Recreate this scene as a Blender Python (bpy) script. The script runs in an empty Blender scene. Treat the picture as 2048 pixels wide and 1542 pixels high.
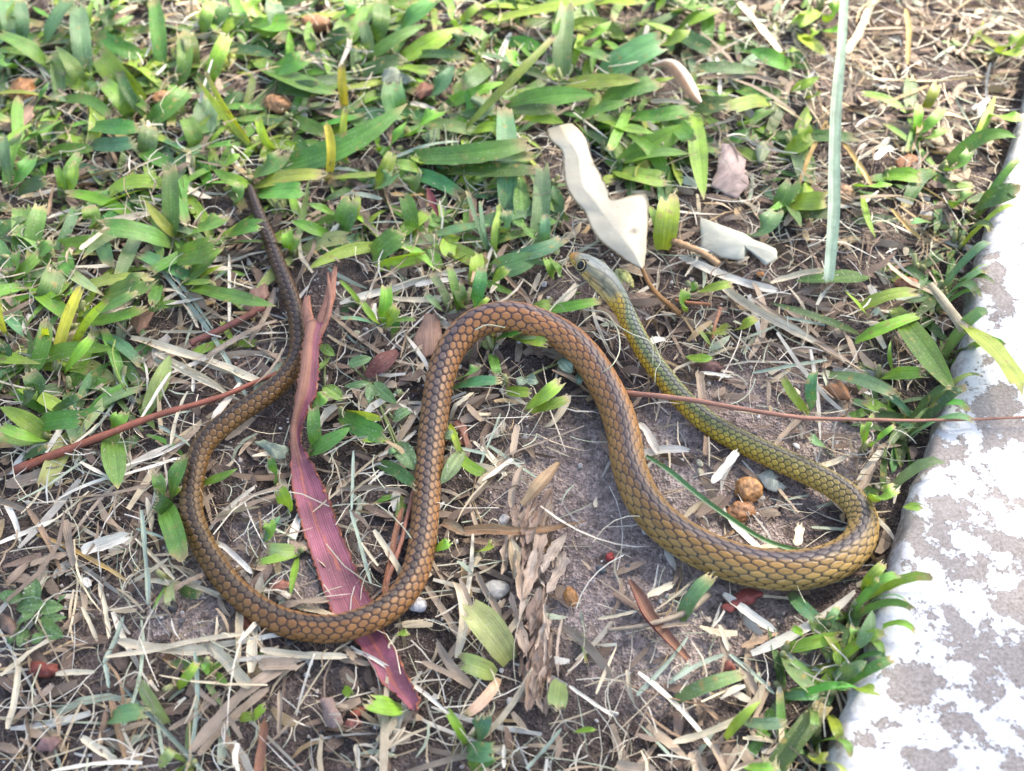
import bpy, bmesh, math, random
import numpy as np
from mathutils import Vector, noise as mnoise
random.seed(7); rng = np.random.default_rng(7)
SC = bpy.context.scene
COL = SC.collection

# ------------------------------------------------------------------ camera, sky, sun, exposure
TILT = math.radians(38); DIST = 0.385; HFOV = math.radians(44.5)
FOC = 18.0 / math.tan(HFOV/2)
cam_d = bpy.data.cameras.new('camera'); cam = bpy.data.objects.new('camera', cam_d); COL.objects.link(cam)
CAMP = np.array([0.0, -DIST*math.sin(TILT), DIST*math.cos(TILT)])
cam.location = CAMP; cam.rotation_euler = (TILT, 0, 0)
cam_d.sensor_fit = 'HORIZONTAL'; cam_d.sensor_width = 36; cam_d.lens = FOC
cam_d.clip_start = 0.01; cam_d.clip_end = 400
cam_d.dof.use_dof = True; cam_d.dof.focus_distance = 0.365; cam_d.dof.aperture_fstop = FOC/3.0
SC.camera = cam

SUN_EL = math.radians(50); SUN_AZ = math.radians(50)       # azimuth clockwise from +Y (away from the camera)
w = bpy.data.worlds.new('World'); SC.world = w; w.use_nodes = True
nt = w.node_tree; nt.nodes.clear()
sky = nt.nodes.new('ShaderNodeTexSky'); sky.sky_type = 'NISHITA'; sky.sun_disc = False
sky.sun_elevation = SUN_EL; sky.sun_rotation = SUN_AZ; sky.air_density = 1.0; sky.dust_density = 4.5; sky.ozone_density = 1.0
bgn = nt.nodes.new('ShaderNodeBackground'); bgn.inputs[1].default_value = 0.15
wo = nt.nodes.new('ShaderNodeOutputWorld')
nt.links.new(sky.outputs[0], bgn.inputs[0]); nt.links.new(bgn.outputs[0], wo.inputs[0])
sun_d = bpy.data.lights.new('sun', 'SUN'); sun_d.energy = 3.0; sun_d.angle = math.radians(2.2); sun_d.color = (1.0, 0.92, 0.78)
sun = bpy.data.objects.new('sun', sun_d); COL.objects.link(sun)
sdir = Vector((math.sin(SUN_AZ)*math.cos(SUN_EL), math.cos(SUN_AZ)*math.cos(SUN_EL), math.sin(SUN_EL)))
sun.rotation_euler = sdir.to_track_quat('Z', 'Y').to_euler(); sun.location = sdir*3
SC.view_settings.view_transform = 'Standard'; SC.view_settings.look = 'None'
SC.view_settings.gamma = 1.0; SC.view_settings.exposure = 2.1
SC.render.engine = 'CYCLES'

# ------------------------------------------------------------------ pixel helpers (photograph pixels, 2048 x 1542)
CT, ST = math.cos(TILT), math.sin(TILT)
def ray(px, py):
    a = (px-1024)/2048*36/FOC; b = -(py-771)/2048*36/FOC
    return np.array([a, b*CT+ST, b*ST-CT])
def P(px, py, z=0.0):
    d = ray(px, py); t = (z-CAMP[2])/d[2]
    return CAMP + d*t
def proj(p):
    d = np.asarray(p)-CAMP
    zc = -(d[1]*(-ST)+d[2]*CT); yc = d[1]*CT+d[2]*ST
    return 1024+d[0]/zc*FOC/36*2048, 771-yc/zc*FOC/36*2048
def pxmm(px, py):                                           # metres covered by one photo pixel at ground level there
    d = ray(px, py); t = -CAMP[2]/d[2]
    return t*36/FOC/2048
def gz(x, y):
    return 0.0016*math.sin(x*31+1.3)*math.cos(y*27-.4) + 0.0011*math.sin(x*73-y*51+2.) + 0.0006*math.sin(x*160+y*121)
# nine tiles in which positions were read off: tile pixels are 2.926 times photo pixels
TO = {1:(0,0),2:(680,0),3:(1348,0),4:(0,510),5:(680,510),6:(1348,510),7:(0,1022),8:(680,1022),9:(1348,1022)}
def T(t, x, y): o = TO[t]; return o[0]+x/2.926, o[1]+y/2.926

# ------------------------------------------------------------------ mesh collector
class MB:
    def __init__(s): s.v=[]; s.f=[]; s.uv=[]; s.c=[]
    def add(s, v, f, uv, c):
        o=len(s.v); s.v.extend(map(tuple,v)); s.f.extend([tuple(i+o for i in q) for q in f]); s.uv.extend(map(tuple,uv)); s.c.extend(map(tuple,c))
    def build(s, name, mat, parent=None, origin=None, smooth=True):
        me = bpy.data.meshes.new(name); v=np.array(s.v, dtype=float).reshape(-1,3)
        if parent is not None and origin is None: origin=np.array(parent.location)
        if origin is not None: v = v-np.asarray(origin)
        me.from_pydata(v.tolist(), [], s.f)
        return fin(me, name, mat, parent, s.uv, s.c, None if parent is not None else origin, smooth)
def fin(me, name, mat, parent, uv, c, loc, smooth):
    n=len(me.loops); li=np.empty(n, dtype=np.int32); me.loops.foreach_get('vertex_index', li)
    if uv is not None and len(uv):
        l=me.uv_layers.new(name='UV'); l.data.foreach_set('uv', np.asarray(uv,dtype=np.float32)[li].ravel())
    if c is not None and len(c):
        a=me.color_attributes.new('Col','FLOAT_COLOR','POINT'); cc=np.ones((len(me.vertices),4),dtype=np.float32); cc[:,:3]=np.asarray(c)[:,:3]
        a.data.foreach_set('color', cc.ravel())
    if smooth: me.polygons.foreach_set('use_smooth', np.ones(len(me.polygons),dtype=bool))
    me.materials.append(mat); me.update()
    o=bpy.data.objects.new(name, me); COL.objects.link(o)
    if loc is not None: o.location=tuple(loc)
    if parent is not None: o.parent=parent
    return o
def tag(o, label=None, cat=None, group=None, kind=None):
    if label: o['label']=label
    if cat: o['category']=cat
    if group: o['group']=group
    if kind: o['kind']=kind
    return o
def empty(name, loc):
    o=bpy.data.objects.new(name,None); COL.objects.link(o); o.location=tuple(loc); o.empty_display_size=.01; return o

def nrm(a): return a/np.maximum(np.linalg.norm(a,axis=-1,keepdims=True),1e-9)
def spline(pts, n):                                         # Catmull-Rom through the rows, resampled evenly
    p=np.asarray(pts,dtype=float); m=len(p)
    q=np.vstack([2*p[0]-p[1],p,2*p[-1]-p[-2]]); out=[]
    for i in range(m-1):
        a,b,c,d=q[i:i+4]
        for t in np.linspace(0,1,24,endpoint=False):
            out.append(.5*((2*b)+(c-a)*t+(2*a-5*b+4*c-d)*t*t+(3*b-a-3*c+d)*t**3))
    out.append(p[-1]); out=np.array(out)
    L=np.concatenate([[0],np.cumsum(np.linalg.norm(np.diff(out[:,:3],axis=0),axis=1))])
    s=np.linspace(0,L[-1],n)
    return np.stack([np.interp(s,L,out[:,k]) for k in range(out.shape[1])],1)
def bez(a,b,c,n):
    t=np.linspace(0,1,n)[:,None]; return (1-t)**2*a+2*t*(1-t)*b+t*t*c
def ribbon(mb, pts, wd, col, ncol=4, fold=.15, roll=0., up=(0,0,1), jag=0., fray=0, curl=0., colfn=None, wav=0., fraycol=None):
    pts=np.asarray(pts); K=len(pts); wd=np.asarray(wd)*np.ones(K)
    t=nrm(np.gradient(pts,axis=0)); up=np.asarray(up,dtype=float)
    s=nrm(np.cross(t,up)); n=np.cross(s,t)
    roll=np.asarray(roll)*np.ones(K); cr,sr=np.cos(roll)[:,None],np.sin(roll)[:,None]
    s,n=s*cr+n*sr, n*cr-s*sr
    V=[];U=[];C=[]
    jg=rng.uniform(-1,.6,ncol+1)*jag
    ph=rng.uniform(0,6.3)
    for i in range(K):
        v=i/(K-1)
        for j in range(ncol+1):
            u=j/ncol; q=(u-.5)
            if curl: 
                ang=q*curl*2; off=s[i]*(math.sin(ang)/(2*curl)*wd[i])+n[i]*((1-math.cos(ang))/(2*curl)*wd[i])
            else: off=s[i]*(q*wd[i])+n[i]*(abs(q)*2*fold*wd[i]*.5)
            if wav: off=off+n[i]*(wav*wd[i]*math.sin(v*9+ph+u*2.5)*abs(q)*2)
            p=pts[i]+off
            if jag and i==K-1: p=p+t[i]*jg[j]*wd[i]
            V.append(p);U.append((u,v)); C.append(colfn(u,v) if colfn else col)
    F=[(i*(ncol+1)+j,i*(ncol+1)+j+1,(i+1)*(ncol+1)+j+1,(i+1)*(ncol+1)+j) for i in range(K-1) for j in range(ncol)]
    b=len(V)
    for k in range(fray):                                   # torn fibres left by the mower
        u=rng.uniform(.02,.98); j=min(int(u*ncol),ncol-1)
        a=V[(K-1)*(ncol+1)+j]; c2=V[(K-1)*(ncol+1)+j+1]; f=u*ncol-j
        p0=a*(1-f)+c2*f-t[-1]*wd[-1]*.2; L=wd[-1]*rng.uniform(.2,.9)
        dr=nrm(t[-1]+s[-1]*rng.uniform(-.6,.6)+n[-1]*rng.uniform(-.3,.6)); hw=s[-1]*min(wd[-1],.003)*rng.uniform(.025,.065)
        p1=p0+dr*L*.6; p2=p0+nrm(dr+s[-1]*rng.uniform(-.5,.5)+n[-1]*rng.uniform(-.5,.5))*L
        fc=fraycol if fraycol is not None else np.array([.50,.46,.27])*rng.uniform(.7,1.15)
        bb=len(V); V+= [p0-hw,p0+hw,p1-hw*.7,p1+hw*.7,p2]; U+=[(u,.97),(u,.98),(u,.98),(u,.99),(u,1)]
        C+= [C[(K-1)*(ncol+1)+j]]*2+[fc]*3
        F+= [(bb,bb+1,bb+3,bb+2),(bb+2,bb+3,bb+4)]
    mb.add(V,F,U,C)
def tube(mb, pts, rad, col, n=6, colfn=None, flat=1.):
    pts=np.asarray(pts); K=len(pts); rad=np.asarray(rad)*np.ones(K)
    t=nrm(np.gradient(pts,axis=0)); s=nrm(np.cross(t,(.03,.02,1))); m=np.cross(s,t)
    V=[];U=[];C=[]
    for i in range(K):
        for j in range(n):
            a=2*math.pi*j/n; V.append(pts[i]+(s[i]*math.cos(a)+m[i]*math.sin(a)*flat)*rad[i]); U.append((j/n,i/(K-1)))
            C.append(colfn(j/n,i/(K-1)) if colfn else col)
    F=[(i*n+j,i*n+(j+1)%n,(i+1)*n+(j+1)%n,(i+1)*n+j) for i in range(K-1) for j in range(n)]
    F+= [tuple(reversed(range(n))),tuple(range((K-1)*n,K*n))]
    mb.add(V,F,U,C)
def patch(mb, outline, col, thick=.0004, dome=.002, rough=.0006, colfn=None, sub=3):
    # a thin plate with its own thickness inside a 3-D outline (leaf scraps, bark scraps)
    o=np.asarray(outline); m=len(o); o=np.vstack([spline(np.vstack([o[k],(o[k]+o[(k+1)%m])/2,o[(k+1)%m]]),sub+1)[:-1] for k in range(m)])
    o=o+rng.normal(0,.00025,o.shape)*np.array([1,1,.4]); m=len(o)
    c=o.mean(0); V=[];U=[];C=[];F=[]
    for side in (1,-1):
        b=len(V); V.append(c+[0,0,dome+side*thick/2]); U.append((.5,.5)); C.append(colfn(.5,.5) if colfn else col)
        for f in (.35,.7,.92,1.):
            for k in range(m):
                p=c+(o[k]-c)*f; p=p+[0,0,dome*(1-f*f)+side*thick/2]
                h=mnoise.noise(Vector(p*260))*rough; p=p+[0,0,h]
                a=2*math.pi*k/m; V.append(p); uv=(.5+.5*f*math.cos(a),.5+.5*f*math.sin(a)); U.append(uv); C.append(colfn(*uv) if colfn else col)
        for k in range(m):
            q=(b,b+1+k,b+1+(k+1)%m); F.append(q if side>0 else q[::-1])
            for r in range(3):
                q=(b+1+r*m+k,b+1+(r+1)*m+k,b+1+(r+1)*m+(k+1)%m,b+1+r*m+(k+1)%m); F.append(q if side>0 else q[::-1])
    h=1+4*m
    for k in range(m):
        F.append((1+3*m+k,h+1+3*m+k,h+1+3*m+(k+1)%m,1+3*m+(k+1)%m))
    mb.add(V,F,U,C)
_ico={}
def ico(sub):
    if sub not in _ico:
        b=bmesh.new(); bmesh.ops.create_icosphere(b,subdivisions=sub,radius=1); b.verts.ensure_lookup_table()
        _ico[sub]=(np.array([v.co[:] for v in b.verts]),[tuple(v.index for v in f.verts) for f in b.faces]); b.free()
    return _ico[sub]
def lump(mb, c, size, col, sub=2, amp=.25, freq=1.6, colvar=.15, rot=0., facet=0.):
    v,f=ico(sub); sd=Vector(rng.uniform(-50,50,3)); o=[];cc=[]
    size=np.asarray(size)*np.ones(3); cr,sr=math.cos(rot),math.sin(rot)
    for p in v:
        n1=mnoise.noise(Vector(p*freq)+sd); n2=mnoise.noise(Vector(p*freq*2.7)+sd)
        q=p*(1+amp*n1+amp*.5*n2-facet*abs(n2)); q=q*size; q=np.array([q[0]*cr-q[1]*sr,q[0]*sr+q[1]*cr,q[2]])
        o.append(q+c); cc.append(np.asarray(col)*(1+colvar*2*n2+colvar*n1))
    mb.add(o,f,[(p[0]*.5+.5,p[1]*.5+.5) for p in v],cc)

# ------------------------------------------------------------------ materials
def mat(name):
    m=bpy.data.materials.new(name); m.use_nodes=True; t=m.node_tree; b=t.nodes['Principled BSDF']; return m,t,b
def nd(t,kind,**k):
    n=t.nodes.new(kind)
    for a,b in k.items():
        if a.startswith('i_'): n.inputs[a[2:].replace('_',' ')].default_value=b
        else: setattr(n,a,b)
    return n
def ramp(t,fac,stops):
    r=t.nodes.new('ShaderNodeValToRGB'); e=r.color_ramp.elements
    while len(e)<len(stops): e.new(.5)
    for k,(p,c) in enumerate(stops): e[k].position=p; e[k].color=(c,c,c,1) if not hasattr(c,'__len__') else (*c,1)
    t.links.new(fac,r.inputs[0]); return r.outputs[0]
def mixc(t,fac,a,b,mode='MIX'):
    n=t.nodes.new('ShaderNodeMix'); n.data_type='RGBA'; n.blend_type=mode
    for s,x in ((0,fac),(6,a),(7,b)):
        if hasattr(x,'links'): t.links.new(x,n.inputs[s])
        elif s==0: n.inputs[0].default_value=x
        else: n.inputs[s].default_value=(*x,1)
    return n.outputs[2]
def math2(t,op,a,b):
    n=t.nodes.new('ShaderNodeMath'); n.operation=op
    for s,x in ((0,a),(1,b)):
        if hasattr(x,'links'): t.links.new(x,n.inputs[s])
        else: n.inputs[s].default_value=x
    return n.outputs[0]
def noise_n(t,vec,scale,detail=4,rough=.55):
    n=nd(t,'ShaderNodeTexNoise'); n.inputs['Scale'].default_value=scale; n.inputs['Detail'].default_value=detail; n.inputs['Roughness'].default_value=rough
    if vec is not None: t.links.new(vec,n.inputs['Vector'])
    return n.outputs['Fac']
def bump(t,b,h,strength,dist):
    n=nd(t,'ShaderNodeBump'); n.inputs['Strength'].default_value=strength; n.inputs['Distance'].default_value=dist
    t.links.new(h,n.inputs['Height']); t.links.new(n.outputs[0],b.inputs['Normal']); return n

def leaf_mat(name, trans=.3, rough=.45, veins=26, spots=True, dust=.5, spec=.4, fibre=False):
    m,t,b=mat(name); at=nd(t,'ShaderNodeAttribute',attribute_name='Col'); uv=nd(t,'ShaderNodeUVMap',uv_map='UV')
    geo=nd(t,'ShaderNodeNewGeometry'); pos=geo.outputs['Position']
    sx=nd(t,'ShaderNodeSeparateXYZ'); t.links.new(uv.outputs[0],sx.inputs[0])
    # longitudinal veins: stretched noise across the width
    mp=nd(t,'ShaderNodeMapping'); mp.inputs['Scale'].default_value=(veins,1.1,1); t.links.new(uv.outputs[0],mp.inputs['Vector'])
    vn=noise_n(t,mp.outputs[0],1.0,3,.6)
    oi=nd(t,'ShaderNodeObjectInfo')
    c=mixc(t,1.0,at.outputs['Color'],ramp(t,vn,[(.3,.6 if fibre else .66),(.7,1.35 if fibre else 1.28)]),'MULTIPLY')
    n1=noise_n(t,pos,140,3)
    c=mixc(t,1.0,c,ramp(t,n1,[(.3,.75),(.7,1.22)]),'MULTIPLY')
    if spots:
        s1=ramp(t,noise_n(t,pos,330,2,.5),[(.64,0.),(.72,.75)])
        c=mixc(t,s1,c,(.30,.22,.06))
        s2=ramp(t,noise_n(t,pos,90,3,.6),[(.64,0.),(.78,.4)])
        c=mixc(t,s2,c,(.33,.33,.07))
    if dust:
        d=ramp(t,noise_n(t,pos,1500,2,.6),[(.60,0.),(.70,dust)])
        c=mixc(t,d,c,(.50,.50,.44))
    t.links.new(c,b.inputs['Base Color']); b.inputs['Roughness'].default_value=rough; b.inputs['Specular IOR Level'].default_value=spec
    bump(t,b,vn,.5,.0004 if not fibre else .0006)
    if trans:
        tr=nd(t,'ShaderNodeBsdfTranslucent'); t.links.new(mixc(t,1.,c,(1.25,1.2,.6),'MULTIPLY'),tr.inputs[0])
        mx=nd(t,'ShaderNodeMixShader'); mx.inputs[0].default_value=trans; o=t.nodes['Material Output']
        t.links.new(b.outputs[0],mx.inputs[1]); t.links.new(tr.outputs[0],mx.inputs[2]); t.links.new(mx.outputs[0],o.inputs[0])
    return m
M={}
M['blade']=leaf_mat('grass_blade',.22,.40,26,True,.32,.5)
M['straw']=leaf_mat('straw',.12,.6,18,False,.25,.3,True)
M['dry']=leaf_mat('dry_leaf',.15,.6,7,False,.2,.3)
M['bark']=leaf_mat('bark',0.,.55,30,False,.12,.35,True)
M['weed']=leaf_mat('weed_leaf',.3,.55,6,False,.8,.3)

m,t,b=mat('cream_leaf'); at=nd(t,'ShaderNodeAttribute',attribute_name='Col'); geo=nd(t,'ShaderNodeNewGeometry'); pos=geo.outputs['Position']
c=mixc(t,1.,at.outputs['Color'],ramp(t,noise_n(t,pos,120,4),[(.3,.88),(.7,1.08)]),'MULTIPLY')
c=mixc(t,ramp(t,noise_n(t,pos,620,2),[(.66,0.),(.74,.55)]),c,(.36,.28,.15))
t.links.new(c,b.inputs['Base Color']); b.inputs['Roughness'].default_value=.5
bump(t,b,noise_n(t,pos,500,3),.25,.0005)
tr=nd(t,'ShaderNodeBsdfTranslucent'); t.links.new(c,tr.inputs[0]); mx=nd(t,'ShaderNodeMixShader'); mx.inputs[0].default_value=.15
t.links.new(b.outputs[0],mx.inputs[1]); t.links.new(tr.outputs[0],mx.inputs[2]); t.links.new(mx.outputs[0],t.nodes['Material Output'].inputs[0]); M['cream']=m

m,t,b=mat('snake_skin'); at=nd(t,'ShaderNodeAttribute',attribute_name='Col'); geo=nd(t,'ShaderNodeNewGeometry'); pos=geo.outputs['Position']
c=mixc(t,1.,at.outputs['Color'],ramp(t,noise_n(t,pos,900,3),[(.3,.86),(.7,1.12)]),'MULTIPLY')
t.links.new(c,b.inputs['Base Color']); b.inputs['Specular IOR Level'].default_value=.28
t.links.new(ramp(t,noise_n(t,pos,700,2),[(.3,.32),(.7,.48)]),b.inputs['Roughness'])
bump(t,b,noise_n(t,pos,2600,2),.2,.0001); M['snake']=m
m,t,b=mat('eye_black'); b.inputs['Base Color'].default_value=(.008,.007,.006,1); b.inputs['Roughness'].default_value=.12; b.inputs['Specular IOR Level'].default_value=.3; M['eye']=m
m,t,b=mat('eye_gold'); b.inputs['Base Color'].default_value=(.42,.33,.14,1); b.inputs['Roughness'].default_value=.25; M['iris']=m

m,t,b=mat('stone'); at=nd(t,'ShaderNodeAttribute',attribute_name='Col'); geo=nd(t,'ShaderNodeNewGeometry'); pos=geo.outputs['Position']
c=mixc(t,1.,at.outputs['Color'],ramp(t,noise_n(t,pos,800,4,.7),[(.3,.7),(.7,1.2)]),'MULTIPLY')
t.links.new(c,b.inputs['Base Color']); b.inputs['Roughness'].default_value=.65; bump(t,b,noise_n(t,pos,1500,4),.5,.0004); M['stone']=m
m,t,b=mat('seed_husk'); at=nd(t,'ShaderNodeAttribute',attribute_name='Col'); geo=nd(t,'ShaderNodeNewGeometry'); pos=geo.outputs['Position']
mp=nd(t,'ShaderNodeMapping'); mp.inputs['Scale'].default_value=(1,.35,1.); mp.inputs['Rotation'].default_value=(0,0,.6); t.links.new(pos,mp.inputs['Vector'])
nn=noise_n(t,mp.outputs[0],900,5,.65)
c=mixc(t,1.,at.outputs['Color'],ramp(t,nn,[(.32,.42),(.68,1.35)]),'MULTIPLY')
t.links.new(c,b.inputs['Base Color']); b.inputs['Roughness'].default_value=.55; bump(t,b,nn,.6,.0006); M['husk']=m

# soil
m,t,b=mat('soil'); geo=nd(t,'ShaderNodeNewGeometry'); pos=geo.outputs['Position']
n1=noise_n(t,pos,28,5,.6); n2=noise_n(t,pos,420,5,.7); n3=noise_n(t,pos,2200,3,.6)
at=nd(t,'ShaderNodeAttribute',attribute_name='Col'); sp=nd(t,'ShaderNodeSeparateColor'); t.links.new(at.outputs['Color'],sp.inputs[0])
hum_shade=ramp(t,n1,[(.35,(.060,.045,.040)),(.5,(.115,.088,.078)),(.68,(.20,.16,.145))])  # dark humus, deepened to paint in the shadows between the litter
snd=ramp(t,n1,[(.35,(.25,.19,.165)),(.5,(.35,.28,.25)),(.68,(.46,.385,.345))])
c=mixc(t,sp.outputs[0],hum_shade,snd)
c=mixc(t,1.,c,ramp(t,n2,[(.3,.45),(.55,1.),(.75,1.35)]),'MULTIPLY')
vo=nd(t,'ShaderNodeTexVoronoi'); vo.inputs['Scale'].default_value=1300; t.links.new(pos,vo.inputs['Vector'])
vs=nd(t,'ShaderNodeSeparateColor'); t.links.new(vo.outputs['Color'],vs.inputs[0]); c=mixc(t,1.,c,ramp(t,vs.outputs[0],[(0,.6),(1,1.35)]),'MULTIPLY')
c=mixc(t,ramp(t,n3,[(.62,0.),(.70,.8)]),c,(.50,.46,.42))
c=mixc(t,ramp(t,noise_n(t,pos,170,3),[(.60,0.),(.72,.75)]),c,(.075,.052,.042))
t.links.new(c,b.inputs['Base Color']); b.inputs['Roughness'].default_value=.9; b.inputs['Specular IOR Level'].default_value=.2
h=math2(t,'ADD',math2(t,'MULTIPLY',n2,1.),math2(t,'MULTIPLY',vo.outputs['Distance'],.5)); bump(t,b,h,.9,.0022); M['soil']=m

# kerb: peeling white paint over gritty concrete
m,t,b=mat('peeling_paint'); geo=nd(t,'ShaderNodeNewGeometry'); pos=geo.outputs['Position']; at=nd(t,'ShaderNodeAttribute',attribute_name='Col')
big=noise_n(t,pos,22,3,.5); mid=noise_n(t,pos,95,6,.62); fine=noise_n(t,pos,700,5,.7); pit=noise_n(t,pos,260,3,.5)
sp=nd(t,'ShaderNodeSeparateColor'); t.links.new(at.outputs['Color'],sp.inputs[0])
msk=math2(t,'ADD',math2(t,'ADD',math2(t,'MULTIPLY',big,.55),math2(t,'MULTIPLY',mid,.62)),math2(t,'MULTIPLY',fine,.16))
msk=math2(t,'ADD',msk,math2(t,'MULTIPLY',sp.outputs[0],.045))
pm=ramp(t,msk,[(.738,1.),(.750,0.)])
conc=ramp(t,noise_n(t,pos,1100,4,.7),[(.3,(.13,.108,.092)),(.52,(.235,.205,.185)),(.75,(.36,.33,.31))])
paint=ramp(t,noise_n(t,pos,330,5,.7),[(.28,(.32,.315,.315)),(.42,(.50,.505,.51)),(.7,(.60,.61,.62))])
paint=mixc(t,ramp(t,noise_n(t,pos,1500,3,.6),[(.62,0.),(.68,.5)]),paint,(.33,.30,.28))
c=mixc(t,pm,conc,paint)
c=mixc(t,ramp(t,noise_n(t,pos,48,5,.7),[(.50,0.),(.72,.35)]),c,(.34,.32,.30))
vk=nd(t,'ShaderNodeTexVoronoi'); vk.inputs['Scale'].default_value=210; t.links.new(pos,vk.inputs['Vector'])
c=mixc(t,ramp(t,vk.outputs['Distance'],[(.07,.8),(.13,0.)]),c,(.12,.10,.09))
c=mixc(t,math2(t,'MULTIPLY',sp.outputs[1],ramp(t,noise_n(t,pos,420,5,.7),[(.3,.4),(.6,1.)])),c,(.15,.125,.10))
t.links.new(c,b.inputs['Base Color']); b.inputs['Roughness'].default_value=.75
h=math2(t,'ADD',math2(t,'MULTIPLY',pm,.5),math2(t,'ADD',math2(t,'MULTIPLY',fine,.35),math2(t,'MULTIPLY',noise_n(t,pos,2400,3,.6),.25))); bump(t,b,h,.7,.0008); M['kerb']=m

# ------------------------------------------------------------------ ground
def axis(): 
    a=list(np.arange(-.36,.361,.0045)); e=[.37,.40,.46,.6,.9,1.6,3,8,25,80,200]
    return np.array([-x for x in reversed(e)]+a+e)
ax=axis(); n=len(ax); V=[]; GC=[]
def sandy(x,y):
    px,py=proj((x,y,0)); d=max(((px-1290)/330)**2+((py-1090)/300)**2,0); k=mnoise.noise(Vector((x*38,y*38,21)))
    d2=((px-440)/200)**2+((py-1180)/150)**2; d3=((px-1560)/260)**2+((py-860)/160)**2
    return min(1,max(0,1.35-min(d,d2,d3)+k*.9)) if abs(x)<.5 and abs(y)<.5 else .4
for y in ax:
    for x in ax:
        f=1. if abs(x)<.4 and abs(y)<.4 else 0.
        h=mnoise.noise(Vector((x*120,y*120,0)))*.0011+mnoise.noise(Vector((x*330,y*330,3)))*.0005
        V.append((x,y,(gz(x,y)+h-.0006)*f)); q_=sandy(x,y); GC.append((q_,q_,q_))
F=[(j*n+i,j*n+i+1,(j+1)*n+i+1,(j+1)*n+i) for j in range(n-1) for i in range(n-1)]
me=bpy.data.meshes.new('ground'); me.from_pydata(V,[],F); g=fin(me,'ground',M['soil'],None,None,GC,None,True)
tag(g,'sandy grey-brown soil under the lawn and litter','ground',kind='structure')

# ------------------------------------------------------------------ kerb
KTOP=.012
ke=[(2190,-420),(2150,-250),(2112,-60),(2075,100),(2035,253),(2011,328),(1997,376),(1977,444),(1958,512),(1943,554),(1941,616),(1912,729),(1898,777),(1874,838),(1850,910),(1826,965),(1811,1023),(1802,1056),(1779,1128),(1758,1203),(1741,1268),(1746,1316),(1710,1357),(1693,1408),(1669,1477),(1664,1518),(1650,1600),(1625,1760),(1600,1950)]
kp=np.array([P(x,y,KTOP)[:2] for x,y in ke]); kp=np.vstack([kp[0]+(kp[0]-kp[2])*6,kp,kp[-1]+(kp[-1]-kp[-3])*6])
ks=spline(kp,520)
kout=nrm(np.array([[.93,.33]]))[0]
prof=[(.004,-.05),(.0022,-.01),(.0008,.0),(0,.004),(.0002,.0075),(.001,.0098),(.0022,.0112),(.004,.0118),(.0065,.012)]+[(.0065+d,.012) for d in np.concatenate([np.arange(.003,.13,.003),[.15]])]+[(.158,.010),(.16,.0),(.16,-.05)]
V=[];C=[]
for i,(x,y) in enumerate(ks):
    for k,(d,z) in enumerate(prof):
        q=np.array([x+kout[0]*d,y+kout[1]*d])
        e=max(0,1-d/.012)
        j1=(mnoise.noise(Vector((q[0]*210,q[1]*210,z*150)))*.0016+mnoise.noise(Vector((q[0]*520,q[1]*520,z*300)))*.0008)*e; j2=mnoise.noise(Vector((q[0]*60,q[1]*60,7)))*.0009
        zz=z+(j2+mnoise.noise(Vector((q[0]*420,q[1]*420,1)))*.00022 if z>.005 else 0)
        zz-= e*max(0,mnoise.noise(Vector((q[0]*95,q[1]*95,4))))*.004 if z>.006 else 0
        V.append((q[0]+j1*kout[0],q[1]+j1*kout[1],zz))
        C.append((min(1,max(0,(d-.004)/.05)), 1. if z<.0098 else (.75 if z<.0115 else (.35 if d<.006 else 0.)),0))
m_=len(prof); F=[(i*m_+k,i*m_+k+1,(i+1)*m_+k+1,(i+1)*m_+k) for i in range(len(ks)-1) for k in range(m_-1)]
me=bpy.data.meshes.new('kerb'); me.from_pydata(V,[],F); kb=fin(me,'kerb',M['kerb'],None,None,C,None,True)
tag(kb,'concrete kerb with peeling white paint beside the lawn','kerb',kind='structure')
def kerb_dx(x,y):                                           # > 0 when the point lies on the kerb side of its edge
    i=np.argmin((ks[:,1]-y+ .0*(ks[:,0]))**2); return x-ks[i,0]
def near_kerb(x,y): return kerb_dx(x,y)

# ------------------------------------------------------------------ snake
sp_=[ # px, py, full width in px, extra height (mm)
(500,372,9,3),(503,385,14,2.5),(513,415,19,1.5),(527,450,22,.6),(540,482,24,.4),(552,515,26,.4),(571,565,28,.4),(588,612,29,.4),(596,660,30,.3),(597,705,32,0),(578,746,35,0),(548,778,37,0),(513,804,38,0),(478,826,39,0),(444,852,40,0),(416,878,40,0),(398,908,40,0),(387,954,40,0),(382,1000,40,0),(386,1042,42,0),(402,1082,43,0),(422,1118,44,0),(461,1172,46,0),(513,1216,48,.4),(564,1244,50,.8),(620,1257,52,1.2),(680,1257,53,1.8),(748,1234,53,1.6),(800,1196,52,.8),(830,1148,52,.2),(844,1090,51,0),(851,1022,50,0),(857,940,50,0),(866,852,51,.3),(879,765,52,1.5),(901,700,53,3),(940,655,55,5),(988,636,57,6),(1039,637,58,6),(1092,654,59,5),(1138,681,60,3.5),(1176,718,60,2),(1208,768,61,.8),(1232,818,62,.2),(1248,872,63,0),(1257,929,65,0),(1281,992,68,0),(1321,1044,71,0),(1383,1089,74,0),(1455,1121,76,0),(1526,1138,77,0),(1596,1141,77,0),(1660,1127,74,0),(1708,1096,66,0),(1727,1058,58,0),(1722,1024,53,0),(1694,991,50,0),(1653,964,48,0),(1602,939,47,0),(1540,911,45,0),(1483,884,43,0),(1432,857,42,0),(1390,824,41,0),(1356,790,40,.2),(1327,753,39,.5),(1300,718,38,1),(1279,683,37,2),(1263,652,36,3.5),(1248,622,36,5.5),(1235,600,40,8),(1221,579,48,10),(1208,563,56,11.5),(1195,549,58,12.3),(1182,537,55,12.6),(1170,528,48,12.4),(1159,521,38,12),(1151,516,27,11.6),(1145,512,14,11.4)]
rows=[]
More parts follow.
